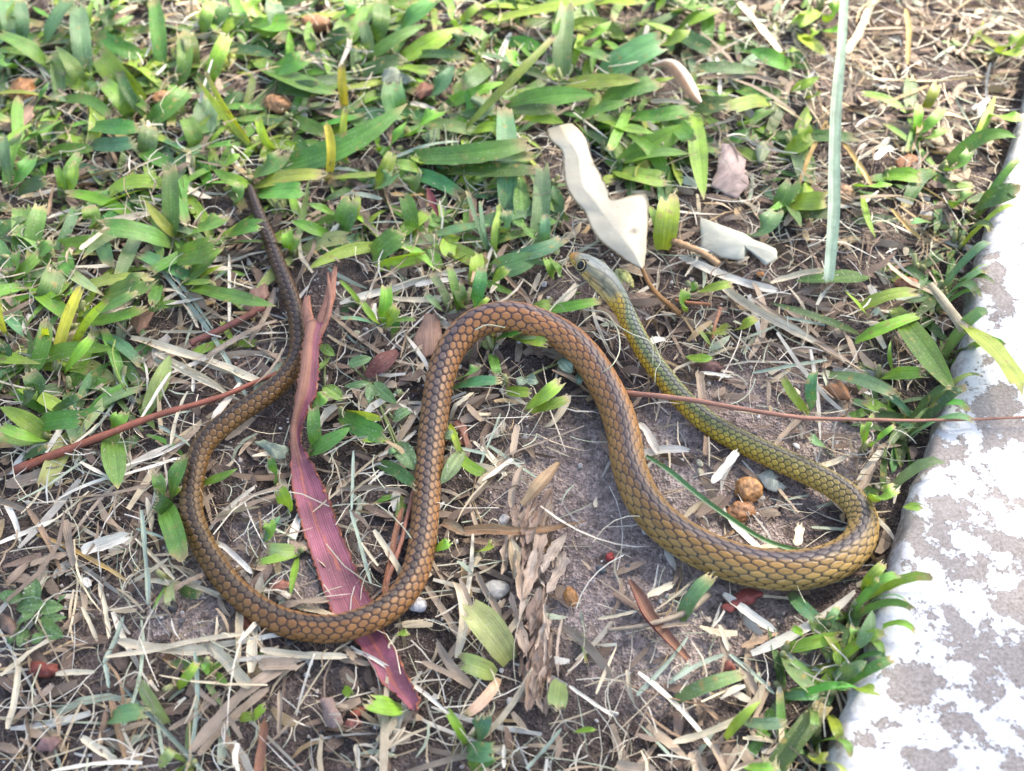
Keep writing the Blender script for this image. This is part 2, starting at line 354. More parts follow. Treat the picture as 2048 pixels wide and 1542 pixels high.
for (x,y,wd,ez) in sp_:
    r=wd*.5*pxmm(x,y)
    p=P(x,y,r+.0015+ez*.001); rows.append([p[0],p[1],p[2]+0.,r*1.0])
rows=np.array(rows)
fine=spline(rows,6000); Lf=np.concatenate([[0],np.cumsum(np.linalg.norm(np.diff(fine[:,:3],axis=0),axis=1))]); LT=Lf[-1]
# smooth the radius and height
for k in (0,1,2,3):
    kk=np.ones(61)/61; pad=np.pad(fine[:,k],30,mode='reflect',reflect_type='odd'); fine[:,k]=np.convolve(pad,kk,'valid')
HEADL=.0225
def at_px(x,y):
    d=[(proj(q[:3])[0]-x)**2+(proj(q[:3])[1]-y)**2 for q in fine[::20]]; return Lf[int(np.argmin(d))*20]
S_tail=at_px(597,712); S_low=at_px(600,1255); S_up=at_px(870,820); S_arch=at_px(1060,640); S_rb=at_px(1300,1020); S_turn=at_px(1727,1050); S_ol=at_px(1480,884); S_nk=at_px(1270,665)
SN_XY=fine[::15,:4].copy()
def snake_gap(x,y):                                         # distance from a point to the side of the snake
    d=np.hypot(SN_XY[:,0]-x,SN_XY[:,1]-y)-SN_XY[:,3]; return d.min()
stages=[(0,S_tail,8),(S_tail,S_low,10),(S_low,S_arch,14),(S_arch,S_turn,22),(S_turn,LT,15)]
NT=168
samp=[];ds_list=[]
s=0.; phase=0.; ph=[]; Nn=[]; ss=[]
while s<LT:
    r=np.interp(s,Lf,fine[:,3]); N=8
    for a,b_,q in stages:
        if s>=a: N=q
    wsc=2*math.pi*max(r,.0008)/N; L=wsc*{8:1.4,10:1.35,14:1.7,22:2.9,15:1.7}[N]
    if s>S_turn: L*=.92
    ds=L/8.; ss.append(s); ph.append(phase); Nn.append(N); s+=ds; phase+=1/8.
    if s>LT-.006: pass
ss.append(LT); ph.append(phase); Nn.append(14)
ss=np.array(ss); ph=np.array(ph); Nn=np.array(Nn); R_=len(ss)
ctr=np.stack([np.interp(ss,Lf,fine[:,k]) for k in range(3)],1); rad=np.interp(ss,Lf,fine[:,3])
tan=nrm(np.gradient(ctr,axis=0)); upv=np.array([0,.30,1.])+np.clip((ss-S_nk)/(LT-S_nk-.02),0,1)[:,None]*np.array([.34,.30,0.]); side=nrm(np.cross(tan,upv)); nor=np.cross(side,tan)
# colours along the body (linear): dorsal, flank, low flank, belly, skin between scales, pale free edge
keys=[
(0,        (.040,.030,.028),(.060,.040,.030),(.070,.045,.028),(.10,.07,.04),(.012,.010,.012),(.06,.04,.03)),
(S_tail*.7,(.034,.026,.024),(.070,.040,.022),(.09,.048,.024),(.13,.08,.04),(.014,.013,.018),(.09,.05,.03)),
(S_tail*1.2,(.040,.026,.018),(.115,.060,.022),(.15,.075,.024),(.16,.09,.04),(.009,.008,.012),(.15,.08,.03)),
(S_low*.8, (.046,.030,.016),(.105,.060,.020),(.14,.078,.024),(.16,.10,.04),(.010,.009,.011),(.13,.08,.03)),
(S_low,    (.060,.040,.026),(.18,.085,.030),(.24,.11,.035),(.20,.11,.04),(.012,.011,.018),(.22,.11,.05)),
(S_up,     (.080,.056,.044),(.16,.085,.036),(.20,.100,.038),(.22,.12,.05),(.015,.015,.028),(.20,.11,.05)),
(S_arch,   (.105,.070,.062),(.30,.130,.050),(.36,.155,.050),(.30,.15,.06),(.022,.021,.038),(.30,.14,.06)),
(S_rb,     (.070,.050,.042),(.19,.105,.032),(.25,.145,.042),(.32,.21,.07),(.016,.015,.024),(.50,.36,.16)),
((S_rb+S_turn)/2,(.060,.045,.048),(.21,.118,.036),(.32,.195,.060),(.42,.29,.10),(.012,.012,.022),(.70,.55,.27)),
(S_turn,   (.060,.048,.042),(.19,.125,.040),(.34,.22,.070),(.44,.31,.11),(.014,.013,.020),(.66,.52,.27)),
(S_ol,     (.080,.075,.045),(.145,.145,.042),(.40,.275,.028),(.42,.26,.03),(.014,.016,.018),(.17,.16,.05)),
(S_nk,     (.115,.130,.105),(.160,.190,.075),(.54,.32,.020),(.50,.29,.02),(.028,.036,.040),(.17,.19,.09)),
(LT-HEADL, (.17,.195,.175),(.21,.23,.15),(.50,.32,.05),(.58,.36,.05),(.06,.07,.075),(.2,.22,.17)),
(LT,       (.17,.195,.175),(.21,.23,.15),(.50,.32,.05),(.58,.36,.05),(.06,.07,.075),(.2,.22,.17))]
kx=np.array([k[0] for k in keys]); kc=np.array([k[1:] for k in keys])    # (n,6,3)
cs=np.stack([[np.interp(ss,kx,kc[:,a,c]) for c in range(3)] for a in range(6)],0).transpose(2,0,1)   # R,6,3
th=(np.arange(NT)/NT)*2*math.pi-math.pi                                     # 0 = along the back
TH,_=np.meshgrid(th,ss); PH=ph[:,None]*np.ones((1,NT)); NN=Nn[:,None]*np.ones((1,NT))
A=(TH/(2*math.pi)*NN)                                                     # across, in rows of scales; a row runs along the back
j0=np.floor(A+.5)
best=np.full(A.shape,9.); sec=np.full(A.shape,9.); lon=np.zeros(A.shape); idh=np.zeros(A.shape)
ky=1.35
for dj in (-1,0,1):
    j=j0+dj; off=np.where(np.mod(j,2)==0,0.,.5)
    i0=np.floor(PH-off+.5)
    for di in (-1,0,1):
        ci=i0+di+off; dx=(PH-ci)*ky; dy=(A-j)
        d=np.abs(dx)**1.5*.85+np.abs(dy)**1.9*1.15
        nb=d<best; sec=np.where(nb,best,np.minimum(sec,d)); 
        lon=np.where(nb,PH-ci,lon); idh=np.where(nb,np.mod(np.sin((i0+di)*12.9898+np.mod(j,NN)*78.233)*43758.5453,1),idh); best=np.where(nb,d,best)
edge=sec-best                                                             # 0 on the seam
e=np.clip(edge/.42,0,1); es=e*e*(3-2*e)
belly=np.clip((np.abs(TH)-2.15)/.12,0,1)
bs=np.abs(np.mod(PH,1)-.5)*2; be=np.clip((1-bs)/.18,0,1)
es=es*(1-belly)+be*belly
# head: big plates instead of scales
hs=(ss-(LT-HEADL))/HEADL; H=np.clip(hs,0,1)[:,None]*np.ones((1,NT)); hw=np.clip((hs[:,None]+.12)/.14,0,1)*np.ones((1,NT))
plates=[(.10,.42),(.10,-.42),(.40,0.),(.42,.75),(.42,-.75),(.66,.30),(.66,-.30),(.83,.25),(.83,-.25),(.97,0),(.12,1.15),(.12,-1.15),(.30,1.2),(.30,-1.2),(.05,1.75),(.05,-1.75),(.22,1.75),(.22,-1.75),(.38,1.8),(.38,-1.8),(.52,1.75),(.52,-1.75),(.66,1.7),(.66,-1.7),(.62,1.05),(.62,-1.05),(.8,1.3),(.8,-1.3),(.9,1.7),(.9,-1.7),(.2,2.5),(.5,2.5),(.8,2.5),(.2,-2.5),(.5,-2.5),(.8,-2.5)]
pb=np.full(A.shape,9.);p2=np.full(A.shape,9.)
for (u,v) in plates:
    d=np.sqrt(((H-u)*2.6)**2+(TH-v)**2); nb=d<pb; p2=np.where(nb,pb,np.minimum(p2,d)); pb=np.where(nb,d,pb)
hes=np.clip((p2-pb)/.14,0,1)
es=es*(1-hw)+hes*hw
# relief: domed scales, free edge lifted towards the tail (phase runs tail to head)
lift=np.clip(.5-lon*1.1,0,1)
wrow=(2*math.pi*rad/Nn)[:,None]
relief=(es*(.12+.13*lift)*wrow)*(1-hw*.75)
ht=rad[:,None]*np.ones((1,NT))
# silhouette of head: a little flatter than wide
wide=np.ones(R_); tall=np.ones(R_); hh=np.clip(hs,0,1)
tall=np.where(hs>0,1-.22*np.sin(np.clip(hh*1.6,0,1)*math.pi/2),1.); 
cx=np.sin(TH); cz=np.cos(TH)
body_z=np.where(cz<0,cz*.90,cz)
PX=ctr[:,None,:]+side[:,None,:]*((ht+relief)*cx*wide[:,None])[...,None]+nor[:,None,:]*((ht+relief)*body_z*tall[:,None])[...,None]
# brow ridge above each eye
EYE_H=.46
brow=np.exp(-((H-EYE_H)/.12)**2-((np.abs(TH)-.98)/.22)**2)*hw*.0006
PX=PX+nrm(side[:,None,:]*cx[...,None]+nor[:,None,:]*cz[...,None])*brow[...,None]
aTH=np.abs(TH)
def sm(a,b,x): q=np.clip((x-a)/(b-a),0,1); return (q*q*(3-2*q))[...,None]
c0=cs[:,0][:,None,:];c1=cs[:,1][:,None,:];c2=cs[:,2][:,None,:];c3=cs[:,3][:,None,:];ck=cs[:,4][:,None,:];cp=cs[:,5][:,None,:]
colr=c0+(c1-c0)*sm(.12,.5,aTH); colr=colr+(c2-colr)*sm(.68,1.08,aTH); colr=colr+(c3-colr)*sm(1.7,2.1,aTH)
colr=colr*(.82+.36*idh[...,None])
# pale free edge at the hind rim of a scale
rim=np.clip(1-np.abs(e-.40)/.30,0,1)*np.clip((.12-lon)*4,0,1)
colr=colr+(cp-colr)*(rim*(1-belly)*np.clip((aTH-.35)/.5,0,1)*(1-hw))[...,None]
sk=np.clip(es*1.3-.06,0,1)[...,None]; base=ck+(colr-ck)*sk
# dark flecks of skin on the back showing between scales
hd=np.array([.165,.185,.175])+(np.array([.24,.225,.14])-np.array([.165,.185,.175]))*sm(.5,1.1,aTH)
snout=sm(.62,.86,H+.12*np.clip(aTH-.6,0,1)); hd=hd+(np.array([.42,.19,.035])-hd)*snout
low=sm(1.25,1.6,aTH)*sm(.05,.5,H); hd=hd+(np.array([.52,.30,.06])-hd)*low
hd=hd+(np.array([.55,.42,.16])-hd)*sm(1.75,2.0,aTH)
hcol=np.array([.05,.055,.055])+(hd-np.array([.05,.055,.055]))*np.clip(.35+hes*.65,0,1)[...,None]
mouth=np.exp(-((aTH-1.72)/.05)**2)*sm(.0,.1,H)[...,0]; hcol=hcol*(1-.65*mouth[...,None])
stripe=np.exp(-((aTH-1.25)/.16)**2)*np.clip(1-H/.5,0,1); hcol=hcol*(1-.45*stripe[...,None])
base=base+(hcol-base)*hw[...,None]
Vn=PX.reshape(-1,3); capA=len(Vn); capB=capA+1
Vn=np.vstack([Vn,ctr[0]-tan[0]*rad[0],ctr[-1]+tan[-1]*rad[-1]*.8])
cc=np.vstack([base.reshape(-1,3),base[0,0],np.array([.42,.19,.035])])
idx=np.arange(R_*NT).reshape(R_,NT); nx=np.roll(idx,-1,axis=1)
q=np.stack([idx[:-1],nx[:-1],nx[1:],idx[1:]],-1).reshape(-1,4)
F=q.tolist()+[(capA,nx[0,k],idx[0,k]) for k in range(NT)]+[(capB,idx[-1,k],nx[-1,k]) for k in range(NT)]
root_p=np.array([ctr[R_//2,0],ctr[R_//2,1],0.])
snake=empty('snake',root_p)
tag(snake,'long slender brown snake with orange snout and yellow neck coiled on the grass','snake')
me=bpy.data.meshes.new('body'); me.from_pydata((Vn-root_p).tolist(),[],F); fin(me,'body',M['snake'],snake,None,cc,None,True)
# eyes
ie=int(np.argmin(np.abs(hs-EYE_H))); re=.0025
for sgn in (1,-1):
    c=ctr[ie]+side[ie]*sgn*rad[ie]*.70+nor[ie]*rad[ie]*.12; out=nrm(side[ie]*sgn+nor[ie]*.22)
    mb=MB(); v,f=ico(3); fw=tan[ie]; mb.add(c+v*re,f,[(0,0)]*len(v),[(0,0,0)]*len(v)); ey=mb.build('eye',M['eye'],snake)
    e1=nrm(np.cross(out,(0,0,1.))); e2=np.cross(out,e1); mb=MB()
    rr=re*.60; ring=[c+out*math.sqrt(re*re-rr*rr)*1.0+(e1*math.cos(a)+e2*math.sin(a))*rr for a in np.linspace(0,2*math.pi,33)]
    tube(mb,ring,re*.055,(1,1,1),6); ir=mb.build('iris_ring',M['iris'],snake); ir.parent=ey; ir.location=(0,0,0)
    rr=re*.84; ring=[c+out*re*.52+(e1*math.cos(a)+e2*math.sin(a))*rr for a in np.linspace(0,2*math.pi,33)]
    mb=MB(); tube(mb,ring,re*.09,(.20,.18,.11),6); mb.build('eyelid',M['snake'],snake)

# ------------------------------------------------------------------ leafy canopy added out of view to shade all but the sunlit corner
tr_=empty('added_shade_tree',(-.75,2.3,0)); tag(tr_,'leafy canopy added out of view to shade the snake','added_shade_tree')
sd=np.array(sdir); e_a=nrm(np.cross(sd,(0,0,1.))); e_b=np.cross(e_a,sd)
cc0=sd*1.55
lp=P(1780,-150,0); lit_dir=lp-sd*np.dot(lp,sd); lit_dir=nrm(lit_dir)
cr_c=cc0-lit_dir*.40
mb=MB(); tube(mb,spline([(-.75,2.3,-.1),(-.72,2.28,.7),(-.5,2.05,1.35),(-.1,1.6,1.6),tuple(cr_c+[0,.1,.05])],24),np.linspace(.11,.018,24),(.2,.15,.11),10); mb.build('trunk',M['bark'],tr_)
mb=MB()
for k in range(5600):
    q=rng.normal(0,1,3); q=q/np.linalg.norm(q)*rng.uniform(0,1)**.45
    c=cr_c+e_a*q[0]*.85+e_b*q[1]*.85+sd*q[2]*.22
    # keep the crown's edge towards the sunlit corner ragged
    m_d=np.dot(c-cc0,lit_dir)
    if m_d>.075+.05*math.sin(np.dot(c,np.cross(sd,lit_dir))*23)+rng.normal(0,.035): continue
    d=nrm(rng.normal(0,1,3)+[0,0,-.4]); L=rng.uniform(.05,.10)
    ribbon(mb,bez(c,c+d*L*.5+[0,0,.006],c+d*L-[0,0,.01],5),np.array([.004,.024,.028,.018,.002])*rng.uniform(.8,1.2),np.array([.06,.11,.03])*rng.uniform(.7,1.3),2,.2,rng.uniform(0,3))
mb.build('crown',M['weed'],tr_)
# ------------------------------------------------------------------ where things are (for labels)
LM=[(500,375,"beside the snake's tail tip"),(43,180,'beside the tall brown papery husk'),(328,196,'beside the tan wrinkled husk'),(557,222,'beside the oval tan husk'),(632,50,'beside the orange-brown far husk'),(790,155,'beside the shrivelled grey-green leaf'),(1110,262,"beside the cream leaf's tip"),(1350,150,'beside the curled cream leaf'),(1000,170,'beside the tall slanting stalk'),(900,300,'beside the long flat overlapping blades'),(845,180,'beside the rusty brown leaf scrap'),(1040,410,'beside the pointed-leaf weed'),(865,405,'beside the small dark red leaf'),(440,230,'beside the forked yellow shoots'),(690,250,'beside the row of yellow shoots'),(410,140,'beside the fluffy seed stalk'),(1250,460,"beside the cream leaf's folded flap"),(1180,540,"beside the snake's head"),(1460,350,'beside the pinkish-brown leaf scrap'),(1475,485,'beside the torn pale cream scrap'),(1672,150,'beside the upper half of the long pale strip'),(1665,430,"beside the long pale strip's frayed end"),(1900,640,'beside the big torn shoot at the kerb'),(2000,420,'at the far end of the kerb edge'),(1870,860,'where the thin twig meets the kerb'),(1780,1120,"between the snake's bend and the kerb"),(1740,1320,'at the notched kerb edge'),(1680,1490,'at the near end of the kerb edge'),(1495,1000,'beside the two brown seed husks'),(1310,1240,'beside the maroon curled bark'),(1090,1050,"at the flaky bark's top end"),(1100,1330,"at the flaky bark's lower end"),(990,1170,'beside the large grey-white stone'),(820,1400,"beside the bark strip's tip"),(660,1100,"beside the bark strip's purple middle"),(600,860,"beside the bark strip's narrow waist"),(650,590,"beside the bark strip's torn fork"),(60,1210,'beside the rounded dusty weed'),(740,780,'beside the sprawling dusty weed'),(400,720,'beside the pale straw bundle'),(160,700,'beside the pale yellow torn shoots'),(60,900,"beside the reddish twig's thick end"),(330,840,"beside the reddish twig's middle"),(570,1205,'beside the tan pebble and brick chip'),(345,1220,'beside the black round pellet'),(330,1420,'beside the cut straw-green bundle'),(560,1400,'beside the broad grey-brown dead blade'),(1060,680,"under the top of the snake's arch"),(1050,870,"inside the snake's arch"),(1350,690,"beside the snake's yellow neck"),(1560,700,"beyond the snake's olive bend")]
def region(px,py,x,y):
    d,l=min(((px-a)**2+(py-b)**2,c) for a,b,c in LM)
    if d<150**2: return l
    if near_kerb(x,y)>-.022: return 'against the peeling white kerb'
    if py<330 and px<1350: return 'in the open dense turf away from husks'
    if py<480 and px>=1350: return 'on the sparse sunlit strawy patch'
    if px<360 and py<930: return "in the turf left of the snake's tail"
    if py<720: return "in the litter round the snake's tail"
    if px<900: return "on the litter before the snake's lower coil"
    return "on the sandy soil before the snake's thick bend"
KC={'g':(.118,.250,.034),'y':(.215,.350,.032),'Y':(.50,.56,.05),'b':(.125,.230,.085),'d':(.055,.120,.022),'s':(.46,.36,.19),'p':(.28,.34,.12)}
KN={'g':'mid-green','y':'bright yellow-green','Y':'pale yellow shoot-like','b':'dull blue-green','d':'dark green','s':'straw-coloured','p':'pale green'}
def blade_mesh(p0,p1,p2,wd,kind,cut,roll=0.,up=(0,0,1),K=9,ncol=6,fold=.22,wav=.05,fray=None):
    mb=MB(); pts=bez(p0,p1,p2,K); v=np.linspace(0,1,K)
    if cut: prof=np.interp(v,[0,.25,.7,1],[.55,.95,1,.72])
    else: prof=np.interp(v,[0,.2,.45,.7,.88,1],[.5,.9,1,.78,.42,.03])
    hue=np.array([rng.normal(1,.14),rng.normal(1,.09),rng.normal(1,.16)])*rng.uniform(.78,1.2)
    base=np.clip(np.array(KC[kind])*hue,.005,.9); tipc=np.array([.36,.27,.12])*rng.uniform(.6,1.2); tl=rng.uniform(.84,.99) if cut else rng.uniform(.9,1.1)
    pale=np.array([.36,.40,.14])
    def cf(u,vv):
        c=base
        if vv<.2: c=c+(pale-c)*(.2-vv)/.2*.25
        if abs(u-.5)<.13: c=c*1.18
        if vv>tl: c=c+(tipc-c)*min(1,(vv-tl)/.07)
        return c
    ribbon(mb,pts,wd*prof,base,ncol,fold,roll,up,jag=.55 if cut else 0,fray=(rng.integers(5,13) if cut else 0) if fray is None else fray,colfn=cf,wav=wav)
    return mb
def world_blade(px0,py0,px1,py1,wpx,kind,zt=None,zb=None,bend=0.,zm=None):
    cut=True
    L=math.hypot(px1-px0,py1-py0)
    a=P(px0,py0,0); g0=gz(a[0],a[1])
    up_=kind=='Y'
    zb=g0+.001 if zb is None else zb
    if zt is None: zt=rng.uniform(.012,.018) if up_ else rng.uniform(.006,.014)
    if zm is None: zm=zt*.6+.003 if up_ else max(zt,.003)+rng.uniform(.0005,.004)
    p0=P(px0,py0,zb); p2=P(px1,py1,zt); mx,my=(px0+px1)/2,(py0+py1)/2; nxp,nyp=-(py1-py0)/max(L,1),(px1-px0)/max(L,1)
    p1=P(mx+nxp*bend*L*2,my+nyp*bend*L*2,zm)
    return p0,p1,p2,wpx*pxmm(mx,my)
# tile, then blades: base x,y, tip x,y, width, kind (lower-case letters as KC; '*' = pointed tip)
TU=[
(1,[(290,400,-20,200,95,'g'),(100,400,-20,330,60,'g')]),(1,[(110,260,30,-20,110,'b'),(120,270,110,-10,60,'b')]),
(1,[(250,290,420,-10,95,'b'),(500,430,460,30,90,'b'),(520,250,545,0,40,'y')]),(1,[(590,130,740,30,60,'g*'),(700,180,600,60,70,'d')]),
(1,[(485,510,325,270,75,'g*'),(490,510,290,330,40,'g')]),(1,[(830,610,570,300,120,'y'),(765,690,600,480,80,'g'),(870,690,690,380,50,'d')]),
(1,[(840,330,550,200,75,'g')]),(1,[(950,410,900,0,80,'g'),(1130,420,1100,190,65,'g'),(1050,500,1070,190,75,'g')]),
(1,[(840,740,1110,520,95,'g'),(500,740,820,750,85,'g'),(860,930,880,740,90,'b'),(520,840,790,830,70,'b')]),
(1,[(1230,480,1330,210,70,'y'),(1180,200,1230,0,60,'g'),(1240,200,1340,20,70,'d')]),
(1,[(1470,120,1730,130,95,'y'),(1560,100,1450,0,90,'y'),(1650,200,1600,0,90,'b')]),
(1,[(1330,290,1620,330,60,'d*'),(1500,350,1990,550,130,'g*'),(1570,420,1790,330,90,'g'),(1580,500,1900,520,90,'d')]),
(1,[(1700,370,1690,180,40,'y*'),(1840,310,1810,120,52,'y*')]),(1,[(1940,300,2040,100,100,'g'),(1890,250,2048,180,60,'d')]),
(1,[(1510,885,1170,470,50,'Y'),(1480,850,1210,420,32,'Y'),(1600,880,1510,690,40,'Y')]),
(1,[(2020,640,2000,380,42,'Y'),(2030,960,2030,640,42,'Y'),(1910,1060,1910,720,42,'Y')]),
(1,[(1560,990,2384,605,115,'g*'),(1480,1020,1660,900,110,'g')]),
(1,[(1475,1080,1250,990,60,'y*'),(1485,1100,1880,1030,85,'y'),(1500,1130,1790,1120,95,'g'),(1390,1200,1400,1080,60,'g'),(1300,960,1400,900,60,'y*')]),
(1,[(1190,830,1240,560,110,'b'),(1220,840,1350,720,40,'y*'),(1150,860,1080,680,80,'g'),(1210,860,1370,840,50,'g')]),
(1,[(380,1150,330,970,40,'y'),(390,1150,430,960,60,'y'),(360,1160,470,900,60,'g')]),
(1,[(1010,1390,1000,980,85,'g'),(1050,1380,970,960,60,'g'),(1040,1390,850,1170,50,'y*'),(1080,1380,1320,1270,110,'g'),(1000,1430,600,1330,95,'g'),(560,1330,520,1210,80,'g')]),
(1,[(60,1110,20,800,60,'b'),(70,1100,190,920,80,'g'),(40,1100,110,780,60,'g'),(100,1130,270,1060,70,'d')]),
(1,[(120,1520,120,1200,100,'g'),(180,1500,240,1210,80,'g'),(200,1520,310,1420,70,'g')]),
(1,[(1330,1380,1530,1320,80,'g'),(1010,1500,1280,1420,110,'g')]),(1,[(1700,1480,1680,1350,60,'y'),(1690,1490,1740,1380,40,'g')]),
(1,[(2000,1370,2050,1180,100,'g'),(1950,1390,1700,1290,60,'g*'),(2000,1270,1800,1190,50,'g*')]),
(1,[(150,820,310,720,70,'g'),(200,640,290,480,30,'g*'),(380,700,120,840,60,'g*')]),
(2,[(0,280,180,20,90,'g'),(0,130,80,10,60,'g'),(210,250,240,0,80,'g')]),(2,[(150,360,510,140,60,'g*'),(340,200,560,0,110,'g'),(170,350,130,130,60,'b')]),
(2,[(340,350,690,160,105,'y*'),(330,390,540,420,60,'y'),(420,320,720,330,50,'d')]),(2,[(690,160,820,30,40,'y'),(690,170,640,60,30,'y'),(640,310,700,190,70,'d')]),
(2,[(860,130,1500,0,110,'y*'),(1500,30,1750,10,90,'y')]),(2,[(1060,420,990,290,60,'y'),(880,380,720,490,80,'b')]),
(2,[(1260,480,1230,380,50,'y'),(1300,470,1330,30,90,'b'),(1290,0,1260,210,40,'y')]),(2,[(1370,250,1590,120,60,'y*'),(1350,270,1550,340,70,'g')]),
(2,[(1520,470,1900,240,135,'b'),(1360,720,1700,600,70,'g*')]),(2,[(1310,490,1760,470,92,'y*'),(1750,470,1960,450,40,'y*')]),
(2,[(960,640,1500,560,110,'g*'),(1500,590,1870,480,100,'g'),(1010,650,1310,720,75,'y*'),(960,650,1280,640,60,'d')]),
(2,[(600,630,960,480,75,'y*')]),(2,[(690,800,1250,220,48,'y')]),(2,[(500,580,660,380,95,'b*'),(790,690,850,560,115,'b')]),
(2,[(410,800,600,650,125,'y'),(760,770,980,750,75,'y*'),(780,770,660,690,60,'g')]),(2,[(350,700,310,490,110,'b')]),
(2,[(330,910,1090,840,95,'g'),(350,935,1130,920,75,'g'),(560,1000,1160,1000,80,'d')]),(2,[(965,1250,960,630,100,'b')]),
(2,[(200,1090,300,900,65,'y'),(270,900,390,710,60,'y*'),(240,900,200,760,30,'y')]),(2,[(440,930,720,960,70,'y'),(480,970,430,920,50,'y'),(500,1010,330,960,60,'g')]),
(2,[(240,1110,310,1000,110,'b'),(400,1130,420,1020,90,'g')]),(2,[(1140,1440,1180,970,85,'b'),(1200,1440,1205,1260,50,'b')]),
(2,[(890,1510,930,1200,32,'y'),(870,1500,740,1120,24,'b'),(880,1510,820,1180,22,'b'),(910,1500,935,1240,30,'y')]),(2,[(930,1510,1310,1400,75,'b')]),
(2,[(1640,960,2050,730,115,'y*'),(1600,990,1920,1060,100,'y'),(1620,960,2048,900,100,'g*'),(1500,700,1840,780,95,'y*')]),
(2,[(1670,680,2050,640,80,'g'),(1860,770,2048,700,70,'g'),(1700,620,1580,880,50,'y')]),(2,[(1860,270,2048,180,80,'y*'),(2048,280,1780,130,70,'y*')]),
(2,[(0,1350,80,1160,85,'y'),(0,1280,100,1200,40,'g')]),(2,[(190,1500,370,1360,105,'g')]),(2,[(1885,1460,1930,1150,110,'y'),(1870,1440,1810,1210,50,'y')]),
(2,[(420,1370,380,1150,75,'g'),(960,1370,980,1240,60,'b')]),
(3,[(0,80,160,20,100,'g'),(0,200,280,60,90,'y'),(0,180,230,300,80,'d')]),(3,[(850,70,700,160,70,'y'),(740,200,890,320,80,'y*'),(760,230,840,170,50,'y'),(720,110,820,60,50,'y')]),
(3,[(880,130,960,0,60,'y'),(860,180,1000,150,40,'y*')]),(3,[(690,400,450,290,80,'g*'),(500,420,130,400,60,'d'),(600,330,720,290,40,'y')]),
(3,[(680,530,850,450,45,'y*'),(780,580,860,540,40,'y*')]),(3,[(0,620,330,600,80,'d'),(120,640,175,1170,90,'y*'),(0,720,100,820,80,'g'),(0,930,130,880,60,'d')]),
(3,[(640,880,800,790,80,'y'),(770,850,760,740,70,'y')]),(3,[(560,600,320,640,80,'y'),(380,740,560,640,70,'g')]),
(3,[(1410,790,1430,610,45,'y'),(1470,640,1540,490,50,'y'),(1400,800,1570,640,50,'y'),(1430,820,1590,760,50,'g')]),
(3,[(1580,1010,1730,890,60,'g'),(1740,860,1880,560,42,'y*'),(1830,680,2040,690,60,'y')]),
(3,[(600,1250,700,1060,100,'g'),(660,1190,900,1170,90,'y'),(680,1240,920,1240,90,'d'),(640,1170,740,1330,65,'b*'),(450,1380,600,1240,100,'b')]),
(3,[(1230,1030,1440,1040,70,'y'),(1060,1090,1280,1080,60,'y*'),(1100,1130,1180,1390,32,'y*')]),(3,[(1720,1250,2020,1110,85,'d'),(1610,1210,1740,1120,60,'g'),(1500,1300,1390,1300,50,'b')]),
(3,[(1880,310,2040,180,50,'y'),(1880,310,2048,300,50,'y')]),
(4,[(100,120,100,-20,70,'g'),(70,140,240,-10,60,'g')]),(4,[(250,300,330,80,110,'b'),(320,270,420,150,70,'y'),(330,270,440,200,50,'g')]),(4,[(370,-30,425,110,80,'g')]),
(4,[(320,690,470,190,52,'Y'),(430,530,630,260,40,'Y'),(370,690,540,480,55,'y')]),(4,[(50,470,0,260,50,'Y'),(290,520,260,420,35,'Y')]),
(4,[(470,350,790,220,60,'g'),(490,390,850,310,85,'g'),(600,240,870,130,125,'g')]),
(4,[(1070,150,1240,0,125,'g'),(1050,140,1300,60,50,'y*'),(1060,170,1240,160,45,'y*'),(1090,180,1620,300,90,'g*'),(930,170,890,290,55,'g'),(960,230,940,310,40,'g')]),
(4,[(180,700,270,390,70,'g'),(60,640,0,520,90,'d'),(230,850,170,690,90,'d'),(120,900,200,780,70,'d')]),
(4,[(290,1090,0,890,90,'y*'),(300,1090,0,1000,60,'y'),(270,1090,0,1050,60,'g'),(220,990,490,960,90,'g'),(300,920,470,820,40,'d'),(280,980,600,880,40,'g*')]),
(4,[(130,1190,280,1120,45,'d')]),(4,[(660,1040,720,920,80,'y')]),(4,[(655,1050,690,1370,115,'g*')]),
(4,[(950,1430,910,1280,60,'g'),(1000,1430,1080,1180,90,'g'),(1000,1430,1060,1350,40,'y')]),(4,[(1170,1340,1390,1250,42,'y*')]),
(4,[(1860,1150,1840,890,65,'g'),(1800,1160,2048,1010,80,'g*')]),(4,[(1830,880,1900,820,65,'y')]),(4,[(1690,1500,1640,1360,75,'y'),(1620,1340,1580,1180,40,'g')]),(4,[(1000,1510,900,1430,80,'d')]),
(5,[(130,300,0,150,22,'y'),(250,420,130,270,32,'y'),(240,410,270,180,62,'y'),(260,420,330,300,60,'y'),(240,420,0,370,30,'b'),(270,400,440,380,30,'g')]),
(5,[(650,330,530,110,42,'b'),(620,340,500,230,40,'b'),(700,330,640,70,45,'g')]),(5,[(730,310,690,170,60,'g'),(780,320,830,80,62,'g'),(770,330,870,250,30,'y')]),
(5,[(870,90,1180,0,110,'b*'),(780,180,800,0,70,'y'),(880,170,980,80,50,'y')]),(5,[(1250,130,1210,20,50,'y'),(1300,130,1250,40,40,'g')]),
(5,[(890,580,920,700,50,'g'),(840,540,1060,440,60,'g'),(870,500,1020,450,60,'y'),(760,590,840,500,32,'d')]),
(5,[(700,730,810,650,60,'g'),(660,780,940,740,55,'b')]),(5,[(970,790,1120,800,50,'y'),(1090,890,1290,740,70,'y'),(1100,910,1330,840,52,'y')]),
(5,[(10,940,260,1060,95,'g'),(40,910,240,950,45,'Y'),(300,1080,130,1080,40,'y')]),(5,[(220,1220,440,1350,60,'d')]),(5,[(640,990,700,1160,32,'y'),(690,1170,850,1280,52,'y')]),
